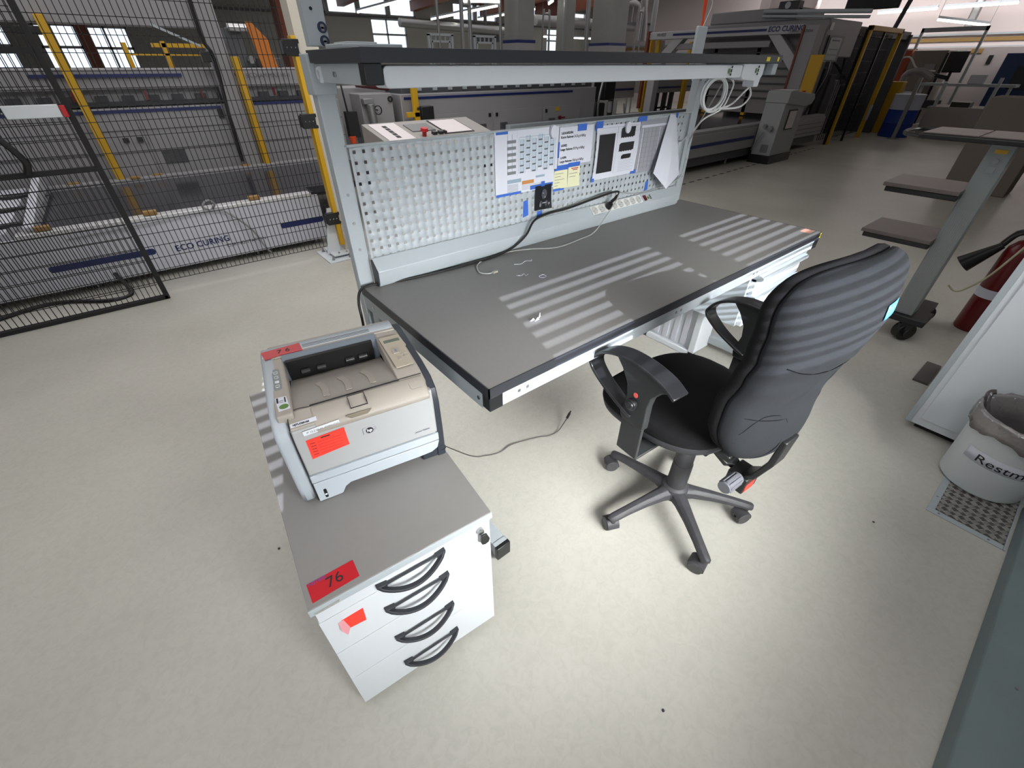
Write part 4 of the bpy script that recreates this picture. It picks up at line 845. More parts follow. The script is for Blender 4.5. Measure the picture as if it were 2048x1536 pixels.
for i, (x, y, a, b, r_, h) in enumerate(((7.24, 12, 0, 3.9, .035, 0), (7.95, 12, 0, 2.55, .05, 1), (9.2, 12, 0, 3.9, .04, 0), (10.35, 12, 0, 3.9, .035, 0), (10.75, 12, 0, 2.5, .03, 1), (11.6, 12, 0, 3.9, .045, 0), (12.6, 12, 0, 3.9, .07, 0), (15.0, 12, 0, 2.75, .03, 1), (16.4, 12.4, 0, 3.9, .09, 0), (17.2, 13, 0, 3.9, .07, 0))):
    m = MB()
    if h: m.tube([(x, y, a), (x, y, b), (x+.05, y, b+.1), (x+.2, y, b+.1), (x+.25, y, b), (x+.25, y, a)], r_, 10, 4)
    else: m.cyl((x, y, a), (x, y, b), r_, n=12)
    solo('steel_pipe', m, M['steel'], ('thin steel pipe rising through the left white pipe arch', 'hooked steel pipe just right of the left white pipe arch', 'thin steel pipe right of the right white pipe arch', 'thin steel pipe right of the leftmost concrete column', 'low hooked steel pipe right of the leftmost concrete column', 'steel pipe left of the narrowest concrete column', 'thick steel pipe between the narrow and the widest concrete column', 'low hooked steel pipe right of the widest concrete column', 'thick grey pipe above the far end of the right curing gantry', 'grey pipe farthest right above the curing gantry')[i], 'pipe', 'steel pipes in the hall')
for x, lb in ((7.27, 'left white pipe arch standing behind the overhead shelf'), (8.65, 'right white pipe arch standing behind the overhead shelf')):
    m = MB()
    for s_ in (-.34, .34): m.box(x+s_-.03, 11.97, 0, x+s_+.03, 12.03, 2.06); m.box(x+s_*.75-.02, 11.97, 0, x+s_*.75+.02, 12.03, 1.93)
    m.box(x-.37, 11.97, 2.03, x+.37, 12.03, 2.08).box(x-.3, 11.97, 1.90, x+.3, 12.03, 1.94)
    for k in range(5): m.box(x-.28+.14*k-.01, 11.98, 1.94, x-.28+.14*k+.01, 12.02, 2.04)
    solo('pipe_arch', m, M['light'], lb, 'rack', 'white pipe arches')
solo('ventilation_duct', MB().cyl((13.5, 15.5, 2.75), (20.5, 15.5, 2.75), .16, n=20).cyl((15, 15.5, 2.75), (15, 15.5, 3.899), .02, n=8).cyl((19, 15.5, 2.75), (19, 15.5, 3.899), .02, n=8).cyl((10.9, 16.5, 2.5), (10.9, 16.5, 3.899), .02, n=8).cyl((8.5, 16.5, 2.55), (13.2, 16.5, 2.45), .12, n=20), M['steel'], 'long silver ventilation duct crossing the hall behind the columns', 'duct')
solo('ventilation_duct', MB().tube([(17.8, 14, 3.8), (17.8, 14, 3.2), (17.9, 14, 2.9), (18.0, 14, 2.2)], .15, 14, 4).tube([(16.5, 14, 3.3), (17.3, 14, 3.3), (17.6, 14, 3.0), (17.6, 14, 2.2)], .1, 14, 4), M['steel'], 'bent grey duct coming down above the right curing gantry', 'duct')
solo('ventilation_duct', MB().cyl((21.4, 4.5, 2.35), (21.4, 4.5, 3.899), .11, n=20), M['steel'], 'vertical silver duct on the pale right wall', 'duct')
solo('ventilation_unit', MB().box(11.9, 16.8, 2.15, 12.9, 17.4, 2.55).box(12.3, 17.0, 2.55, 12.4, 17.1, 3.89), M['machd'], 'grey ventilation box hanging on the far wall', 'box', bevel=.02)
solo('timber_support', MB().box(.12, 18.3, 0, .36, 18.6, 3.88), M['wood'], 'brown timber post between the bright windows at far left', 'post')
solo('timber_support', MB().box(3.4, 11.8, 0, 3.9, 12.2, 3.88), M['wood'], 'brown timber post seen through the tall machine opening', 'post')
solo('partition_block', MB().box(16.2, 8.2, 0, 19.5, 8.5, 3.88), M['wallw'], 'pale partition wall block behind the right curing gantry', 'wall')
# ================================================================ SAFETY FENCE AND POST
def mesh_panel(m, x0, x1, z0, z1, y, px=.0335, pz=.088, r_=.0022):
    n = int((x1-x0)/px)
    for i in range(n+1): x = x0+px*i; m.box(x-r_, y-r_, z0, x+r_, y+r_, z1)
    k = int((z1-z0)/pz)
    for j in range(k+1): z = z0+pz*j; m.box(x0, y-r_, z-r_*.9, x1, y+r_*.9, z+r_*.9)
t = thing('safety_fence', 'black wire mesh fence panel hinged to the yellow and white post', 'fence', (-.5, 4.15, .1))
m = MB(); mesh_panel(m, -2.6, 1.215, .1, 2.3, 4.15); part('mesh', m, M['cableb'], t, world=True, smooth=10)
gt = thing('fence_door', 'black framed wire mesh door in front of the fence at far left', 'fence door', (-1.2, 4.05, 0))
m = MB(); mesh_panel(m, -2.5, -.21, .03, 2.3, 4.05); part('mesh', m, M['cableb'], gt, world=True, smooth=10)
part('frame', MB().box(-.205, 4.03, .0, -.172, 4.07, 2.3).box(-2.5, 4.03, .0, -.18, 4.07, .03), mat('matt_black_frame', (20, 20, 22), .7), gt, world=True, bevel=.003)
part('lock_box', MB().box(-.47, 4.0, 1.20, -.225, 4.045, 1.265), M['white'], gt, world=True, bevel=.004)
part('lock_button', MB().box(-.222, 3.995, 1.20, -.195, 4.035, 1.26), M['red'], gt, world=True, bevel=.003)
part('cross_bar', MB().box(-2.5, 4.03, .90, -.2, 4.06, .93).box(-2.5, 4.03, 1.5, -.2, 4.06, 1.53), mat('matt_black_frame', (20, 20, 22), .7), gt, world=True)
part('door_handle', MB().tube([(-.6, 4.03, 1.28), (-.62, 3.98, 1.28), (-.60, 3.96, 1.18), (-.55, 3.96, 1.12), (-.50, 3.97, 1.0), (-.52, 4.0, .93)], .018, 10, 5), M['black'], gt, world=True)
ps = thing('fence_post', 'tall white steel post with a yellow edge and base plate behind the bench upright', 'post', (1.33, 4.15, 0))
part('column', MB().box(1.262, 4.11, .03, 1.42, 4.27, 3.2), mat('post_cream', (190, 184, 172), .5), ps, world=True, bevel=.003)
part('yellow_edge', MB().box(1.225, 4.09, .10, 1.262, 4.17, 1.62), M['yellow'], ps, world=True, bevel=.003, label='yellow painted edge bar')
part('gusset', MB().prism([(1.10, .03), (1.225, .03), (1.225, .42), (1.19, .42)], 'y', 4.14, 4.155), mat('post_cream', (190, 184, 172)), ps, world=True).data.materials[0] = M['white']
part('gusset', MB().prism([(4.11, .03), (3.98, .03), (4.11, .42)], 'x', 1.30, 1.31), M['yellow'], ps, world=True)
part('base_plate', MB().box(1.05, 3.95, 0, 1.45, 4.33, .012).box(1.12, 4.02, .03, 1.44, 4.30, .042), M['white'], ps, world=True, bevel=.002)
for x, y in ((1.10, 4.0), (1.10, 4.28), (1.25, 3.98), (1.18, 4.06), (1.25, 4.05), (1.4, 4.0)): part('anchor_bolt', MB().cyl((x, y, .012), (x, y, .055), .008, n=8).cyl((x, y, .012), (x, y, .024), .014, n=6), M['steel'], ps, world=True)
for z in (1.50, 1.04, .29):
    h = part('hinge', MB().box(1.16, 4.085, z, 1.262, 4.135, z+.10).box(1.15, 4.08, z+.01, 1.165, 4.14, z+.09).box(1.262, 4.09, z+.075, 1.275, 4.12, z+.1).box(1.262, 4.09, z+.0, 1.275, 4.12, z+.02), M['black'], ps, world=True, bevel=.003)
    m = MB()
    for k in range(3): m.cyl((1.18+.03*k, 4.085, z+.05), (1.18+.03*k, 4.081, z+.05), .005, n=10)
    part('hinge_screws', m, M['chrome'], h, world=True)
# ================================================================ LEFT CURING STATION
cs = thing('curing_station', 'low white curing table lettered ECO CURING with a dark bed, behind the mesh fence', 'machine', (-.3, 5.4, 0))
part('front_panel', MB().box(-2.8, 4.55, .055, 1.255, 4.58, .455), M['machw'], cs, world=True, bevel=.003)
part('body', MB().box(-2.8, 4.58, .06, 1.25, 6.30, .43), M['mach'], cs, world=True)
part('bed', MB().box(-.74, 4.66, .43, 1.25, 6.25, .462).box(1.25, 4.9, .40, 2.2, 6.25, .462), M['bed'], cs, world=True)
part('front_edge_rail', MB().box(-.86, 4.545, .452, 1.20, 4.66, .482), mat('rail_bright_aluminium', (214, 214, 216), .3, metal=.3), cs, world=True, bevel=.006)
part('rear_rail', MB().box(-.9, 6.25, .44, 2.2, 6.36, .50), M['mach'], cs, world=True, bevel=.006)
part('left_frame', MB().box(-2.8, 4.6, .43, -.90, 6.4, .50).prism([(4.6, .5), (6.3, .5), (6.3, .62), (4.6, .52)], 'x', -.80, -.74), M['machw'], cs, world=True, bevel=.006)
for y in (4.78, 5.35, 5.9): part('bed_pointer', MB().prism([(-1.0, -.05), (-.76, -.02), (-.76, .03), (-1.0, .02), (-1.05, -.02)], 'z', .505, .525, Matrix.Translation((0, y, 0))), M['black'], cs, world=True, bevel=.003)
for x, y in ((-.7, 4.60), (-.05, 4.60), (.72, 4.60), (-.55, 6.30), (.15, 6.30), (1.02, 6.30), (-.05, 6.28)):
    part('ochre_clamp', MB().box(x-.045, y-.03, .485, x+.045, y+.03, .515), mat('ochre_block', (150, 116, 60), .5), cs, world=True, bevel=.004)
m = MB().cyl((.42, 4.5, .52), (.42, 4.49, .52), .035, n=20)
part('hose_loop', MB().tube([(.35, 4.54, .46), (.40, 4.53, .505), (.36, 4.53, .545), (.31, 4.53, .50), (.36, 4.53, .465), (.42, 4.53, .46), (.47, 4.52, .43), (.60, 4.50, .27), (.66, 4.49, .10), (.70, 4.5, .03)], .009, 8, 5).tube([(.36, 4.53, .465), (.15, 4.53, .46), (-.1, 4.53, .44), (-.6, 4.54, .41)], .006, 8, 4), M['steel'], cs, world=True)
for x0, x1, z in ((-.80, -.135, .196), (.855, 1.253, .213)): part('navy_stripe', MB().prism([(x, zz_) for x, zz_ in rrect(x0, z, x1, z+.047, .02)], 'y', 4.547, 4.551), M['navy'], cs, world=True)
part('lettering', text_mb('ECO CURING', .068, frame((.0, 4.548, .186), (1, 0, .022), (0, 0, 1)), extrude=.001, bold=.001), M['navy'], cs, world=True)
part('lettering', text_mb('CURING STATION', .040, frame((.37, 4.548, .142), (1, 0, .022), (0, 0, 1)), extrude=.001), M['machd'], cs, world=True)
for x in (.60, 1.15, -.6): part('foot', MB().cyl((x, 4.62, 0), (x, 4.62, .012), .045, n=20).cyl((x, 4.62, 0), (x, 4.62, .07), .012, n=10), M['steel'], cs, world=True)
part('floor_cable', MB().tube([(-.45, 4.5, .12), (-.4, 4.3, .012), (-.55, 4.25, .012), (-.9, 4.45, .012), (-1.4, 4.3, .012), (-2.2, 4.5, .012)], .016, 8, 6), M['cableb'], cs, world=True)
def stripe_body(t, x0, x1, y, z0, z1, d=1.6):
    part('body', MB().box(x0, y, z0, x1, y+d, z1), M['mach'], t, world=True, bevel=.01)
la = thing('laminator', 'long grey laminating machine with two navy stripes behind the low curing table', 'machine', (-.5, 7.2, 0))
stripe_body(la, -6, 2.35, 6.5, .35, 1.10); part('upper_hood', MB().box(-6, 6.52, 1.25, 2.35, 8.0, 1.42).box(-6, 6.60, 1.1, 2.35, 8, 1.26), M['mach'], la, world=True, bevel=.01)
part('plinth', MB().box(-6, 6.6, 0, 2.35, 8, .36), M['machd'], la, world=True)
for x0, x1, z in ((-.46, .74, 1.35), (1.20, 1.30, 1.35), (-6, -.6, 1.06), (-.34, 1.0, 1.055), (1.26, 1.95, 1.075)): part('navy_stripe', MB().box(x0, 6.492, z, x1, 6.5+.03, z+.028), M['navy'], la, world=True)
part('lettering', text_mb('ECOLAM MAX HI-II', .055, frame((1.36, 6.49, 1.335), (1, 0, 0), (0, 0, 1)), extrude=.001), M['machd'], la, world=True)
m = MB().box(-6, 6.50, 1.115, 2.3, 6.60, 1.15)
for k in range(26): x = -3.5+.215*k; m.box(x, 6.49, 1.15, x+.10, 6.58, 1.20)
part('toothed_gap', m, M['band'], la, world=True)
for x in (-.22, .36, .86, 1.6): part('red_lever', MB().box(x-.012, 6.47, 1.16, x+.012, 6.49, 1.24), M['extred'], la, world=True)
part('panel_joints', MB().box(-6, 6.495, .90, 2.35, 6.502, .906).box(-6, 6.495, .70, 2.35, 6.502, .706).box(.2, 6.495, .36, .206, 6.502, 1.1).box(-1.4, 6.495, .36, -1.394, 6.502, 1.1).box(1.25, 6.495, .36, 1.256, 6.502, 1.1), M['machd'], la, world=True)
m = MB()
for k in range(12): m.box(.28, 6.49, .57+.012*k, .50, 6.50, .575+.012*k)
part('vent_grille', m, M['machd'], la, world=True)
part('door_knobs', MB().box(0, 6.47, .80, .05, 6.5, .84).box(.12, 6.47, .80, .17, 6.5, .84).box(.95, 6.47, .97, 1.0, 6.5, 1.05), M['black'], la, world=True)
gy = thing('left_gantry', 'grey lifting gantry with yellow posts standing over the left curing table', 'gantry', (.4, 6.4, 0))
part('top_beam', MB().box(-6, 6.36, 1.745, 1.02, 6.48, 1.98), M['mach'], gy, world=True, bevel=.01)
part('column', MB().box(1.04, 6.365, 0, 1.22, 6.48, 2.6), M['mach'], gy, world=True, bevel=.01)
part('cable_chain', MB().tube([(1.03, 6.29, 2.4), (1.01, 6.28, 1.7), (1.06, 6.28, 1.5), (1.02, 6.28, 1.0), (1.0, 6.28, .55)], .018, 8, 4), M['black'], gy, world=True)
for x, z1_ in ((-.20, 1.80), (1.225, 1.52)): part('yellow_post', MB().box(x, 6.27, .50, x+.07, 6.36, z1_), M['yellow'], gy, world=True, bevel=.004)
part('guard_brace', MB().sweep([(.62, 6.3, 1.76), (.98, 6.3, 1.60)], [(-.01, -.01), (.01, -.01), (.01, .01), (-.01, .01)]), M['light'], gy, world=True)
part('switch_box', MB().box(-.36, 6.28, 1.66, -.2, 6.34, 1.72).box(.95, 6.26, 1.47, 1.03, 6.32, 1.56), M['black'], gy, world=True, bevel=.005)
yg = thing('yellow_guard', 'small yellow guard frame on top of the left laminator', 'guard', (.6, 8.2, 1.42))
part('post', MB().box(.40, 7.8, 1.42, .45, 7.9, 1.66), M['yellow'], yg, world=True); part('post', MB().box(.80, 7.8, 1.42, .85, 7.9, 1.68), M['yellow'], yg, world=True); part('bar', MB().box(.7, 7.8, 1.62, 1.5, 7.9, 1.66).box(.45, 7.8, 1.54, 1.5, 7.9, 1.56), M['yellow'], yg, world=True)
rb = thing('conveyor_head', 'grey machine head with orange side plates seen through the fence near the post', 'machine', (1.6, 7.4, 1.42))
part('head', MB().box(1.42, 7.2, 1.42, 1.60, 7.8, 1.80).box(1.7, 7.3, 1.42, 2.0, 7.8, 1.52), M['machd'], rb, world=True, bevel=.01)
part('side_plate', MB().prism([(1.72, 1.42), (1.90, 1.42), (1.86, 1.70), (1.72, 1.86), (1.66, 1.86)], 'y', 7.15, 7.18), mat('amber_plate', (190, 110, 30), .5), rb, world=True)
part('roller', MB().cyl((1.45, 7.15, 1.8), (1.65, 7.15, 1.8), .04, n=14), M['chrome'], rb, world=True)
part('roller', MB().cyl((1.6, 7.1, 1.5), (1.6, 7.3, 1.5), .04, n=14), M['chrome'], rb, world=True)
# ---------------------------------------------------------------- middle machines
du_ = thing('drive_unit', 'grey machine drive head with motor and handwheel left behind the control console', 'machine', (2.9, 6.8, 0))
part('frame', MB().box(2.66, 6.55, .35, 3.12, 7.4, 1.14).box(2.4, 6.9, .0, 3.2, 7.6, 1.2), M['mach'], du_, world=True, bevel=.01)
part('motor', MB().cyl((2.76, 6.46, .80), (2.75, 6.46, 1.03), .055, n=20).box(2.66, 6.44, 1.03, 2.80, 6.54, 1.09), M['steel'], du_, world=True, bevel=.005)
part('handwheel', MB().lathe([(.045, -.008), (.055, -.008), (.055, .008), (.045, .008), (.045, -.008)], c=(2.83, 6.42, .96), axis='y', n=28).cyl((2.83, 6.43, .96), (2.83, 6.5, .96), .008, n=8), M['black'], du_, world=True)
part('roller', MB().cyl((2.70, 6.7, 1.25), (3.15, 6.7, 1.2), .045, n=20), mat('dark_red_roller', (84, 34, 36), .4), du_, world=True)
part('valve_block', MB().box(2.40, 6.46, .66, 2.55, 6.55, .96).cyl((2.42, 6.45, .95), (2.40, 6.45, 1.25), .012, n=8), M['black'], du_, world=True, bevel=.01)
part('orange_cap', MB().cyl((2.42, 6.44, .60), (2.42, 6.44, .68), .035, .045, n=16), M['orange'], du_, world=True)
part('bearing', MB().lathe([(.02, 0), (.035, 0), (.035, -.02), (.02, -.02)], c=(3.08, 6.54, 1.07), axis='y', n=24), M['black'], du_, world=True)
lb_ = thing('press_line', 'long dark grey press line with cupboard doors and a red switch behind the bench panel', 'machine', (5.2, 7.2, 0))
stripe_body(lb_, 3.22, 7.2, 6.5, .1, 1.12); part('upper_hood', MB().box(3.3, 6.62, 1.10, 7.2, 8.0, 1.36), M['machd'], lb_, world=True, bevel=.01)
part('navy_stripe', MB().box(3.27, 6.49, 1.055, 6.58, 6.502, 1.085), M['navy'], lb_, world=True)
m = MB()
for k in range(14): m.box(3.55+.26*k, 6.60, 1.15, 3.62+.26*k, 6.62, 1.185)
part('window_squares', m, M['light'], lb_, world=True)
for x0, x1 in ((3.72, 4.78), (4.82, 5.86), (5.90, 6.8)):
    d_ = part('door', MB().box(x0, 6.485, .3, x1, 6.5, .86), M['mach'], lb_, world=True, bevel=.003)
    part('latch', MB().box(x0+.03 if x0 > 4 else x1-.07, 6.47, .78, x0+.07 if x0 > 4 else x1-.03, 6.486, .83), M['black'], d_, world=True)
    m = MB()
    for k in range(8): m.box(x0+.12 if x0 > 4.8 else x1-.30, 6.478, .60+.012*k, x0+.27 if x0 > 4.8 else x1-.12, 6.486, .606+.012*k)
    part('vent_grille', m, M['machd'], d_, world=True)
part('main_switch', MB().cyl((6.27, 6.48, .69), (6.27, 6.45, .69), .03, n=14).box(6.25, 6.43, .68, 6.37, 6.45, .70), M['extred'], lb_, world=True)
part('yellow_plate', MB().box(6.18, 6.478, .79, 6.26, 6.484, .85), M['yellow'], lb_, world=True)
hg = thing('yellow_guard_post', 'yellow guard post with a bent foot between drive head and press line', 'post', (3.35, 6.35, .8))
part('post', MB().box(3.31, 6.3, 0, 3.39, 6.36, 1.40).box(3.20, 6.3, .86, 3.39, 6.36, .92), M['yellow'], hg, world=True, bevel=.005)
part('drag_chain', MB().box(3.42, 6.3, .60, 3.62, 6.42, .98).cyl((3.36, 6.29, .96), (3.36, 6.27, .96), .02, n=10), M['black'], hg, world=True, bevel=.02)
vm = thing('valve_stand', 'black valve and hose cluster at the right end of the press line', 'machine', (7.5, 6.6, 0))
part('block', MB().box(7.22, 6.5, .2, 7.50, 6.8, .86).box(7.45, 6.5, .9, 7.75, 6.8, 1.3), M['black'], vm, world=True, bevel=.02)
part('hoses', MB().tube([(7.3, 6.48, .5), (7.25, 6.46, .9), (7.35, 6.46, 1.3)], .02, 8, 4).tube([(7.5, 6.5, .5), (7.9, 6.5, .45), (8.2, 6.6, .6), (8.3, 6.7, .8)], .02, 8, 4), M['steel'], vm, world=True)
part('fitting', MB().cyl((7.6, 6.48, .7), (7.6, 6.48, .88), .05, n=12), M['mach'], vm, world=True)
lc = thing('transfer_line', 'dark machine line with short navy stripes on legs beyond the press line', 'machine', (11, 8.4, 0))
stripe_body(lc, 8.9, 10.25, 8.0, .80, 1.35, 1.2); part('body', MB().box(10.8, 8.0, .86, 14, 9.2, 1.35), M['mach'], lc, world=True, bevel=.01)
for x0, x1 in ((9.45, 10.2), (11.2, 13.1)): part('navy_stripe', MB().box(x0, 7.99, .95, x1, 8.0, .99), M['navy'], lc, world=True)
for x in (9.0, 9.55, 11.0, 11.35, 11.7, 12.0): part('leg', MB().box(x, 8.1, 0, x+.08, 8.2, .86), M['band'], lc, world=True)
part('cross_beam', MB().box(11.0, 8.1, .50, 12.0, 8.16, .54).box(10.8, 8.0, .28, 13.6, 9, .36), M['band'], lc, world=True)
for x, lb in ((10.42, 'yellow guard post beside a grey upright, behind the bench panel'), (12.07, 'yellow guard post nearest the right bench upright')):
    solo('guard_post', MB().box(x, 7.85, .0, x+.16, 7.92, 1.9), M['yellow'], lb, 'post', 'yellow guard posts behind the bench')
solo('grey_upright', MB().box(10.66, 7.85, 0, 10.95, 7.95, 1.9), M['mach'], 'grey machine upright directly beside the yellow guard post', 'post')
# ---------------------------------------------------------------- control consoles
t = thing('control_console', 'light grey control console with a sloped panel, red emergency button and papers', 'console', (1.9, 3.4, 0))
part('body', MB().prism([(3.26, .06), (3.60, .06), (3.62, .98), (3.26, .93)], 'x', 1.48, 2.30), mat('console_white', (236, 236, 234), .5), t, world=True, bevel=.004)
part('head', MB().prism([(3.64, 1.088), (3.10, .978), (3.10, .93), (3.30, .90), (3.64, .90)], 'x', 1.45, 2.40), mat('console_grey', (138, 134, 131), .5), t, world=True, bevel=.003)
part('plinth', MB().box(1.5, 3.28, 0, 2.28, 3.6, .06), M['black'], t, world=True)
Tc = frame((1.45, 3.10, .979), (1, 0, 0), (0, .54, .11))
def onc(n, rects, mt, h=.003, **k):
    m = MB(); m.T = Tc
    for a, b, c, d in rects: m.box(a, b, 0, c, d, h)
    return part(n, m, mt, t, world=True, **k)
onc('paper', [(.04, .16, .25, .52)], M['paper'].copy() if False else mat('paper_pinkish', (206, 198, 200), .8))
onc('print_block', [(.12, .20+.055*k, .155, .245+.055*k) for k in range(5)], M['ink'], .004)
onc('screen', [(.30, .30, .50, .46)], M['glass'], .004); onc('document_frame', [(.54, .20, .80, .52)], M['ink'], .003); onc('document', [(.55, .215, .79, .505)], mat('paper_pinkish', (206, 198, 200), .8), .0045)
onc('push_buttons', [(.42, .20, .455, .235), (.475, .20, .51, .235), (.525, .20, .54, .235)], M['black'], .02); onc('red_label', [(.66, .12, .76, .16)], M['extred'], .003)
m = MB(); m.T = Tc; m.cyl((.34, .20, 0), (.34, .20, .035), .016, n=14).cyl((.34, .20, .035), (.34, .20, .055), .03, .026, n=18)
part('emergency_button', m, mat('button_red', (176, 30, 34), .4), t, world=True)
t = thing('control_console', 'grey control console with a framed notice standing in the aisle on the right', 'console', (9.3, 3.95, 0))
part('body', MB().box(8.93, 3.79, .13, 9.72, 4.13, .92), mat('console_body_grey', (150, 154, 156), .5), t, world=True, bevel=.006)
part('head', MB().prism([(8.922, .922), (9.66, .85), (9.90, .88), (9.97, .96), (9.90, 1.03), (9.0, 1.10), (8.922, 1.08)], 'y', 3.76, 4.14), mat('console_body_grey', (150, 154, 156), .5), t, world=True, bevel=.008)
part('plinth', MB().box(8.91, 3.77, 0, 9.74, 4.15, .13), M['black'], t, world=True, bevel=.004)
part('notice', MB().box(9.15, 3.775, .52, 9.45, 3.789, .82), M['band'], t, world=True); part('notice_sheet', MB().box(9.17, 3.770, .54, 9.43, 3.776, .80), mat('paper_pinkish', (206, 198, 200), .8), t, world=True)
part('pressure_gauge', MB().cyl((8.92, 3.90, .55), (8.86, 3.90, .55), .04, n=14).cyl((8.92, 4.0, .58), (8.86, 4.0, .58), .03, n=14).tube([(8.88, 4.0, .5), (8.85, 4.08, .3), (8.88, 4.12, .2)], .01, 6, 4), M['steel'], t, world=True)
part('vent', MB().box(8.92, 3.86, .18, 8.93, 3.98, .30), M['steel'], t, world=True)
part('papers', MB().box(9.05, 3.8, 1.095, 9.4, 4.1, 1.10, Matrix.Rotation(R(0), 4, 'Z')), mat('paper_pinkish', (206, 198, 200), .8), t, world=True)
part('emergency_button', MB().cyl((9.75, 3.9, 1.04), (9.75, 3.9, 1.075), .03, n=14), MATS['button_red'], t, world=True)
# ---------------------------------------------------------------- right curing station with its gantry
cr = thing('curing_station', 'low grey curing table with dark bed and navy stripe in the right aisle', 'machine', (8, 5.3, 0))
part('front_panel', MB().box(5.0, 4.15, .24, 11.9, 4.2, .56), M['mach'], cr, world=True, bevel=.006)
part('body', MB().box(5.0, 4.2, .10, 11.8, 6.4, .52), M['machd'], cr, world=True)
part('bed', MB().box(5.1, 4.35, .52, 11.7, 6.3, .585), M['bed'], cr, world=True)
part('front_edge_rail', MB().box(5.0, 4.17, .56, 11.9, 4.35, .60), M['mach'], cr, world=True, bevel=.005)
part('rear_rail', MB().box(5.0, 6.3, .56, 11.9, 6.42, .66), M['light'], cr, world=True, bevel=.005)
part('navy_stripe', MB().box(5.6, 4.14, .38, 8.9, 4.151, .425), M['navy'], cr, world=True)
part('panel_joints', MB().box(9.9, 4.145, .30, 11.9, 4.151, .306).box(9.9, 4.145, .38, 11.9, 4.151, .386).box(9.9, 4.145, .46, 11.9, 4.151, .466), M['machd'], cr, world=True)
for x in (5.6, 6.95, 8.4, 10.5): part('foot', MB().cyl((x, 4.3, 0), (x, 4.3, .25), .02, n=10), M['steel'], cr, world=True)
G = 10.0
gq = thing('curing_gantry', 'light grey gantry lettered ECO CURING with a navy stripe over the right curing table', 'gantry', (G, 5.9, 0))
part('beam', MB().box(G, 4.35, 1.88, G+.25, 7.60, 2.01), mat('gantry_grey', (176, 176, 180), .45), gq, world=True, bevel=.01)
part('diagonal_leg', MB().prism([(6.72, 1.90), (6.98, 1.90), (7.50, 1.42), (7.50, 0), (7.32, 0), (7.30, 1.36)], 'x', G+.02, G+.2), MATS['gantry_grey'], gq, world=True, bevel=.01)
part('diagonal_leg', MB().prism([(4.98, 1.90), (4.76, 1.90), (4.20, 1.42), (4.20, .601), (4.36, .601), (4.38, 1.34)], 'x', G+.02, G+.2), MATS['gantry_grey'], gq, world=True, bevel=.01)
part('column', MB().box(G+.0, 4.10, .601, G+.3, 4.36, 1.99), M['mach'], gq, world=True, bevel=.01)
part('light_curtain', MB().box(G-.03, 4.33, .6, G, 4.36, 1.98), M['wood'], gq, world=True)
part('lower_beam', MB().box(G+.05, 4.9, 1.70, G+.2, 6.9, 1.80), M['mach'], gq, world=True, bevel=.01)
part('yellow_panel', MB().box(G-.02, 3.86, .95, G+.02, 4.08, 1.58), M['yellow'], gq, world=True, bevel=.005, label='yellow side panel')
part('navy_stripe', MB().box(G-.006, 5.0, 1.935, G, 7.0, 1.97), M['navy'], gq, world=True)
part('lettering', text_mb('ECO CURING', .105, frame((G-.008, 4.97, 1.925), (0, -1, 0), (0, 0, 1)), extrude=.001, bold=.002), M['navy'], gq, world=True)
part('lettering', text_mb('CURING STATION', .05, frame((G-.008, 4.6, 1.895), (0, -1, 0), (0, 0, 1)), extrude=.001), M['machd'], gq, world=True)
part('lettering', text_mb('PAVEST', .07, frame((G-.008, 7.40, 1.935), (0, -1, 0), (0, 0, 1)), extrude=.001), M['machd'], gq, world=True)
for y in (7.58, 6.1, 5.2): part('yellow_post', MB().box(G+.3, y-.05, .6, G+.38, y+.03, 1.98 if y > 7 else 1.8), M['yellow'], gq, world=True, bevel=.005)
part('end_post', MB().box(G-.03, 7.60, .6, G+.05, 7.66, 2.03), M['wood'], gq, world=True)
m = MB()
for k in range(7): m.box(G+.26, 4.4, .9+.12*k, G+.30, 6.3, .92+.12*k)
part('inner_rails', m, M['machd'], gq, world=True)
part('inner_panel', MB().box(G+.30, 4.25, .65, G+.34, 6.3, 1.86), mat('inner_panel_grey', (132, 128, 128), .5), gq, world=True)
ex = thing('exhaust_hood', 'grey exhaust housing with pipes on top of the right curing gantry', 'machine', (11.1, 5.3, 1.55))
part('housing', MB().box(10.35, 4.1, 1.55, 11.85, 6.5, 2.09).box(10.35, 4.7, 2.09, 11.5, 6.4, 2.28), M['mach'], ex, world=True, bevel=.02)
part('pipe_run', MB().cyl((10.3, 5.3, 2.24), (10.3, 3.5, 2.14), .03, n=10).cyl((10.3, 5.3, 2.17), (10.3, 3.5, 2.07), .022, n=10), M['light'], ex, world=True)
part('fan_box', MB().box(10.3, 4.7, 2.2, 10.5, 5.05, 2.36), M['band'], ex, world=True, bevel=.01)
part('roll_end', MB().cyl((10.28, 4.88, 2.30), (10.3, 4.88, 2.30), .05, n=16), M['light'], ex, world=True)
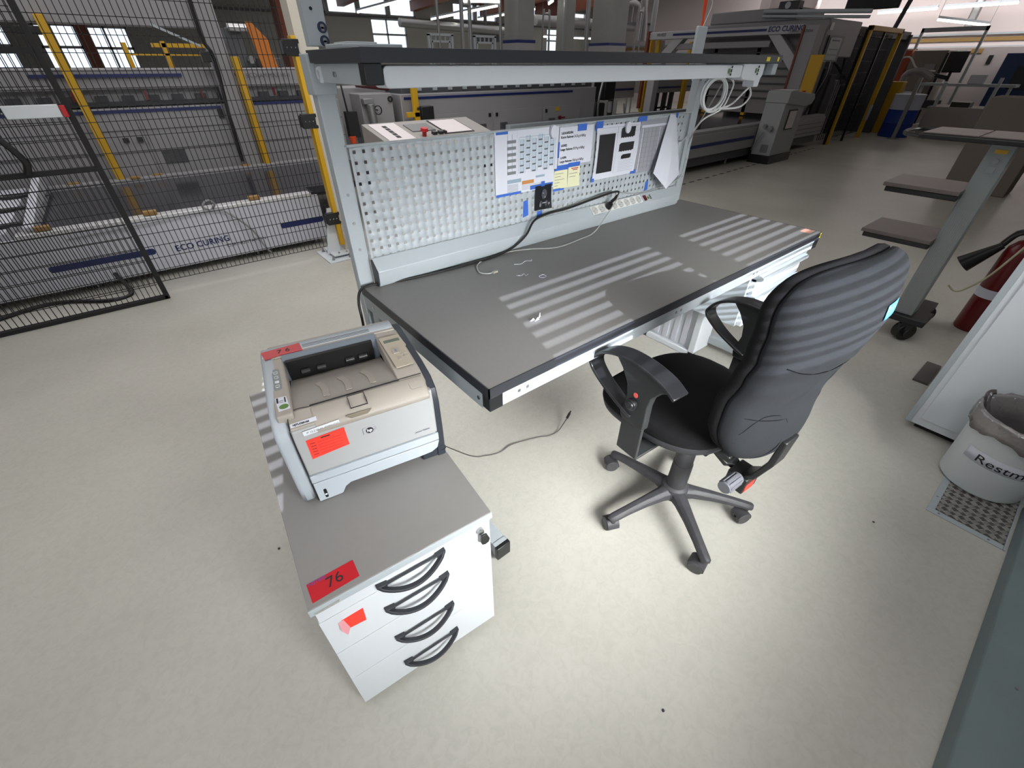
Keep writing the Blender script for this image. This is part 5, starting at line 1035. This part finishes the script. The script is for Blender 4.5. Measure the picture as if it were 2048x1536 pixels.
# ---------------------------------------------------------------- yellow caged cell
cg = thing('robot_cage', 'dark caged cell with tall yellow gate posts right of the curing gantry', 'cage', (13.3, 5.2, 0))
for x in (12.35, 14.22): part('yellow_post', MB().box(x-.04, 4.06, 0, x+.04, 4.14, 2.06), M['yellow'], cg, world=True, bevel=.005)
part('yellow_lintel', MB().box(12.31, 4.06, 1.98, 14.26, 4.14, 2.06), M['yellow'], cg, world=True, bevel=.005)
part('black_post', MB().box(13.2, 4.08, 0, 13.25, 4.12, 1.98), M['black'], cg, world=True)
for x in (12.285, 14.27): part('black_post', MB().box(x, 4.10, 0, x+.03, 4.15, 2.0), M['black'], cg, world=True)
m = MB(); mesh_panel(m, 12.0, 14.2, .1, 1.95, 4.2, .10, .20, .005); part('mesh', m, M['band'], cg, world=True, smooth=10)
part('back_frame', MB().box(11.95, 6.4, 0, 15.5, 6.5, 2.0).box(15.4, 4.2, .0, 15.5, 6.4, 2.0).box(11.95, 4.25, 1.9, 15.5, 4.4, 2.05), M['machd'], cg, world=True, bevel=.01)
for k in range(7):
    part('equipment_rack', MB().box(12.1+.46*k, 4.9, 0, 12.42+.46*k, 5.4, .9+.12*((k*5) % 6)), (M['machd'], M['mach'], M['band'])[k % 3], cg, world=True, bevel=.02)
part('cable_bundle', MB().tube([(12.1, 4.7, .5), (12.4, 4.6, 1.2), (13, 4.8, 1.5), (13.8, 4.6, 1.1), (14.8, 4.8, 1.3)], .03, 8, 5).tube([(12.6, 4.5, 1.9), (12.8, 4.5, 1.4), (13.3, 4.6, 1.1)], .02, 8, 5), M['band'], cg, world=True)
part('red_coupling', MB().cyl((13.45, 4.5, 1.12), (13.6, 4.5, 1.12), .05, n=12), M['extred'], cg, world=True)
part('warning_plate', MB().box(13.95, 4.0, .38, 14.08, 4.02, .68), M['light'], cg, world=True)
nb = thing('notice_board', 'black-framed notice sheet hanging on the cage beside the curing gantry', 'sign', (10.82, 4.08, 1.5))
part('frame', MB().box(10.48, 4.07, 1.49, 11.16, 4.09, 1.86), M['black'], nb, world=True); part('sheet', MB().box(10.55, 4.06, 1.51, 11.04, 4.071, 1.83), M['light'], nb, world=True)
part('print_lines', MB().box(10.62, 4.055, 1.78, 10.95, 4.061, 1.80).box(10.60, 4.055, 1.66, 11.0, 4.061, 1.67).box(10.60, 4.055, 1.58, 11.0, 4.061, 1.59), M['greyink'], nb, world=True)
part('tag', MB().box(10.40, 4.07, 1.93, 10.50, 4.08, 2.03), M['white'], nb, world=True)
dr_ = thing('chemical_drum', 'blue drum with a white upper half standing beside the yellow cage', 'drum', (15.1, 3.62, 0))
part('drum', MB().lathe([(0, 0), (.30, 0), (.31, .02), (.30, .28), (.31, .30), (.30, .32), (.30, .57)], n=40), M['blue'], dr_)
part('white_top', MB().lathe([(.30, .57), (.302, .85), (.31, .87), (.29, .88), (0, .87)], n=40), mat('drum_white', (186, 190, 206), .5), dr_)
solo('guide_post', MB().box(14.55, 3.42, 0, 14.62, 3.49, 1.2).box(14.45, 3.36, 0, 14.72, 3.55, .02), M['steel'], 'slim silver post in front of the blue drum', 'post')
solo('yellow_barrier', MB().box(15.6, 4.0, 0, 15.9, 4.6, 1.1), M['yellow'], 'yellow barrier panel half hidden behind the blue drum', 'barrier', bevel=.01)
# ---------------------------------------------------------------- east side equipment
def cabinet(name, label, cat, x0, y0, x1, y1, z0, z1, mt, extra=None):
    t = thing(name, label, cat, ((x0+x1)/2, (y0+y1)/2, z0)); part('body', MB().box(x0, y0, z0, x1, y1, z1), mt, t, world=True, bevel=.01)
    for n_, m_, mt_ in (extra or []): part(n_, m_, mt_, t, world=True)
    return t
cabinet('grey_machine', 'tall grey-beige machine cabinet by the right wall, left of the monitor', 'machine', 19.0, 4.15, 19.9, 4.95, 0, 1.76, mat('machine_taupe', (126, 118, 110), .5), [('side_gap', MB().box(18.98, 4.12, 0, 19.02, 4.18, 1.7), M['black']), ('hatch', MB().box(18.97, 4.3, 1.2, 19.0, 4.55, 1.45), M['mach'])])
cabinet('orange_column', 'slim orange-red machine column left of the grey-beige cabinet', 'column', 19.1, 5.02, 19.4, 5.2, 0, 1.78, mat('rust_orange', (150, 62, 34), .5))
t = thing('aluminium_frame', 'tall aluminium profile frame spanning above the machines on the right', 'frame', (19.5, 4.1, 0))
for y in (5.05, 3.62): part('upright', MB().box(19.4, y, 0, 19.47, y+.06, 2.28), M['light'], t, world=True)
part('top_bar', MB().box(19.4, 3.62, 2.18, 19.47, 5.11, 2.28), M['steel'], t, world=True)
mo = thing('monitor', 'black monitor tilted on its arm above the assembly table at right', 'monitor', (18.5, 3.9, 1.3))
part('screen', MB().box(18.5, 3.58, 1.26, 18.54, 4.0, 1.72), M['black'], mo, world=True, bevel=.005); part('arm', MB().box(18.5, 3.76, 1.06, 18.56, 3.82, 1.3).cyl((18.5, 3.8, 1.14), (18.5, 4.35, 1.24), .05, n=10), M['black'], mo, world=True)
tb = thing('assembly_table', 'pale assembly table with boxes and small parts, far right', 'table', (18.6, 3.4, 0))
part('table_top', MB().box(18.3, 2.3, .96, 18.9, 4.3, 1.02), M['light'], tb, world=True)
for y in (2.35, 4.2): part('leg', MB().box(18.35, y, 0, 18.42, y+.06, .96), M['light'], tb, world=True)
part('lower_shelf', MB().box(18.3, 2.3, .40, 18.9, 4.3, .44), M['mach'], tb, world=True)
cabinet('parts_box', 'small white box on the assembly table', 'box', 18.35, 3.0, 18.7, 3.3, 1.021, 1.22, M['white'])
cabinet('tool_case', 'dark open case on the shelf under the assembly table', 'case', 18.32, 3.7, 18.7, 4.1, .441, .62, M['band'])
cabinet('white_machine', 'broad white machine housing against the right wall behind the monitor', 'machine', 20.2, 2.6, 21.6, 5.2, 0, 1.84, mat('housing_white_grey', (170, 162, 160), .5), [('dark_slot', MB().box(20.18, 3.35, 1.45, 20.2, 3.45, 1.65), M['black']), ('window', MB().box(20.18, 4.0, 1.62, 20.2, 4.45, 1.78), M['wallg']), ('wood_plate', MB().box(20.18, 3.65, 1.70, 20.2, 3.9, 1.80), mat('tan_plate', (150, 120, 70), .5))])
cabinet('blue_machine', 'dark blue machine door at the far right edge', 'machine', 19.3, 1.9, 20.1, 2.95, 0, 1.68, mat('steel_blue', (36, 60, 104), .5), [('dark_window', MB().box(19.28, 2.0, .9, 19.3, 2.6, 1.4), M['glass'])])
cabinet('pallet_box', 'big grey-brown flat carton panel behind the equipment trolley', 'carton', 9.0, .62, 9.6, 1.30, 0, 1.11, mat('carton_taupe', (118, 110, 102), .8))
cabinet('low_machine', 'low pale machine bench between drum and trolley', 'machine', 15.8, 2.2, 16.8, 3.35, 0, .62, mat('machine_pale', (150, 142, 140), .5), [('dark_rail', MB().box(15.78, 2.3, .05, 15.8, 3.2, .12), M['black']), ('black_bag', MB().box(15.9, 2.6, .62, 16.3, 2.95, .72), M['black']), ('frame_bar', MB().box(15.82, 2.25, .62, 15.88, 2.31, 1.2), M['light']), ('frame_bar', MB().box(15.82, 3.2, .62, 15.88, 3.26, 1.1), M['light'])])
t = thing('handling_robot', 'grey robot arm with cables between the cage and the monitor', 'robot', (17, 4.2, 0))
part('base', MB().box(16.8, 4.0, 0, 17.2, 4.5, .85), M['light'], t, world=True, bevel=.02); part('arm', MB().tube([(17, 4.3, .8), (17, 4.4, 1.2), (17, 4.1, 1.3), (17, 3.8, 1.15)], .08, 10, 4), M['mach'], t, world=True)
part('cable', MB().tube([(17, 4.55, .8), (17, 4.8, 1.4), (17, 4.5, 1.6), (17, 4.2, 1.35), (17, 3.8, 1.3)], .02, 8, 5), M['cable'], t, world=True)
solo('suspended_screen', MB().box(16.0, 4.9, 2.55, 16.1, 6.1, 3.3), M['band'], 'dark suspended screen at the top edge on the right', 'screen', bevel=.02)
solo('support_tube', MB().cyl((16.2, 4.9, 1.9), (16.2, 4.55, 3.88), .05, n=12), M['machd'], 'dark slanted tube in front of the pale right wall', 'tube')
m = MB()
for k in range(24): x = 6.1+.22*k; m.box(x, 3.83+.03*k, 0, x+.11, 3.855+.03*k, .0006, Matrix())
m = MB()
for k in range(26): x = 5.6+.235*k; y = 3.76+.0+(x-5.6)*.045; m.box(x, y, 0, x+.12, y+.035, .0008)
solo('floor_dash_tape', m, M['band'], 'black dashed marking tape on the floor before the right curing table', 'marking')
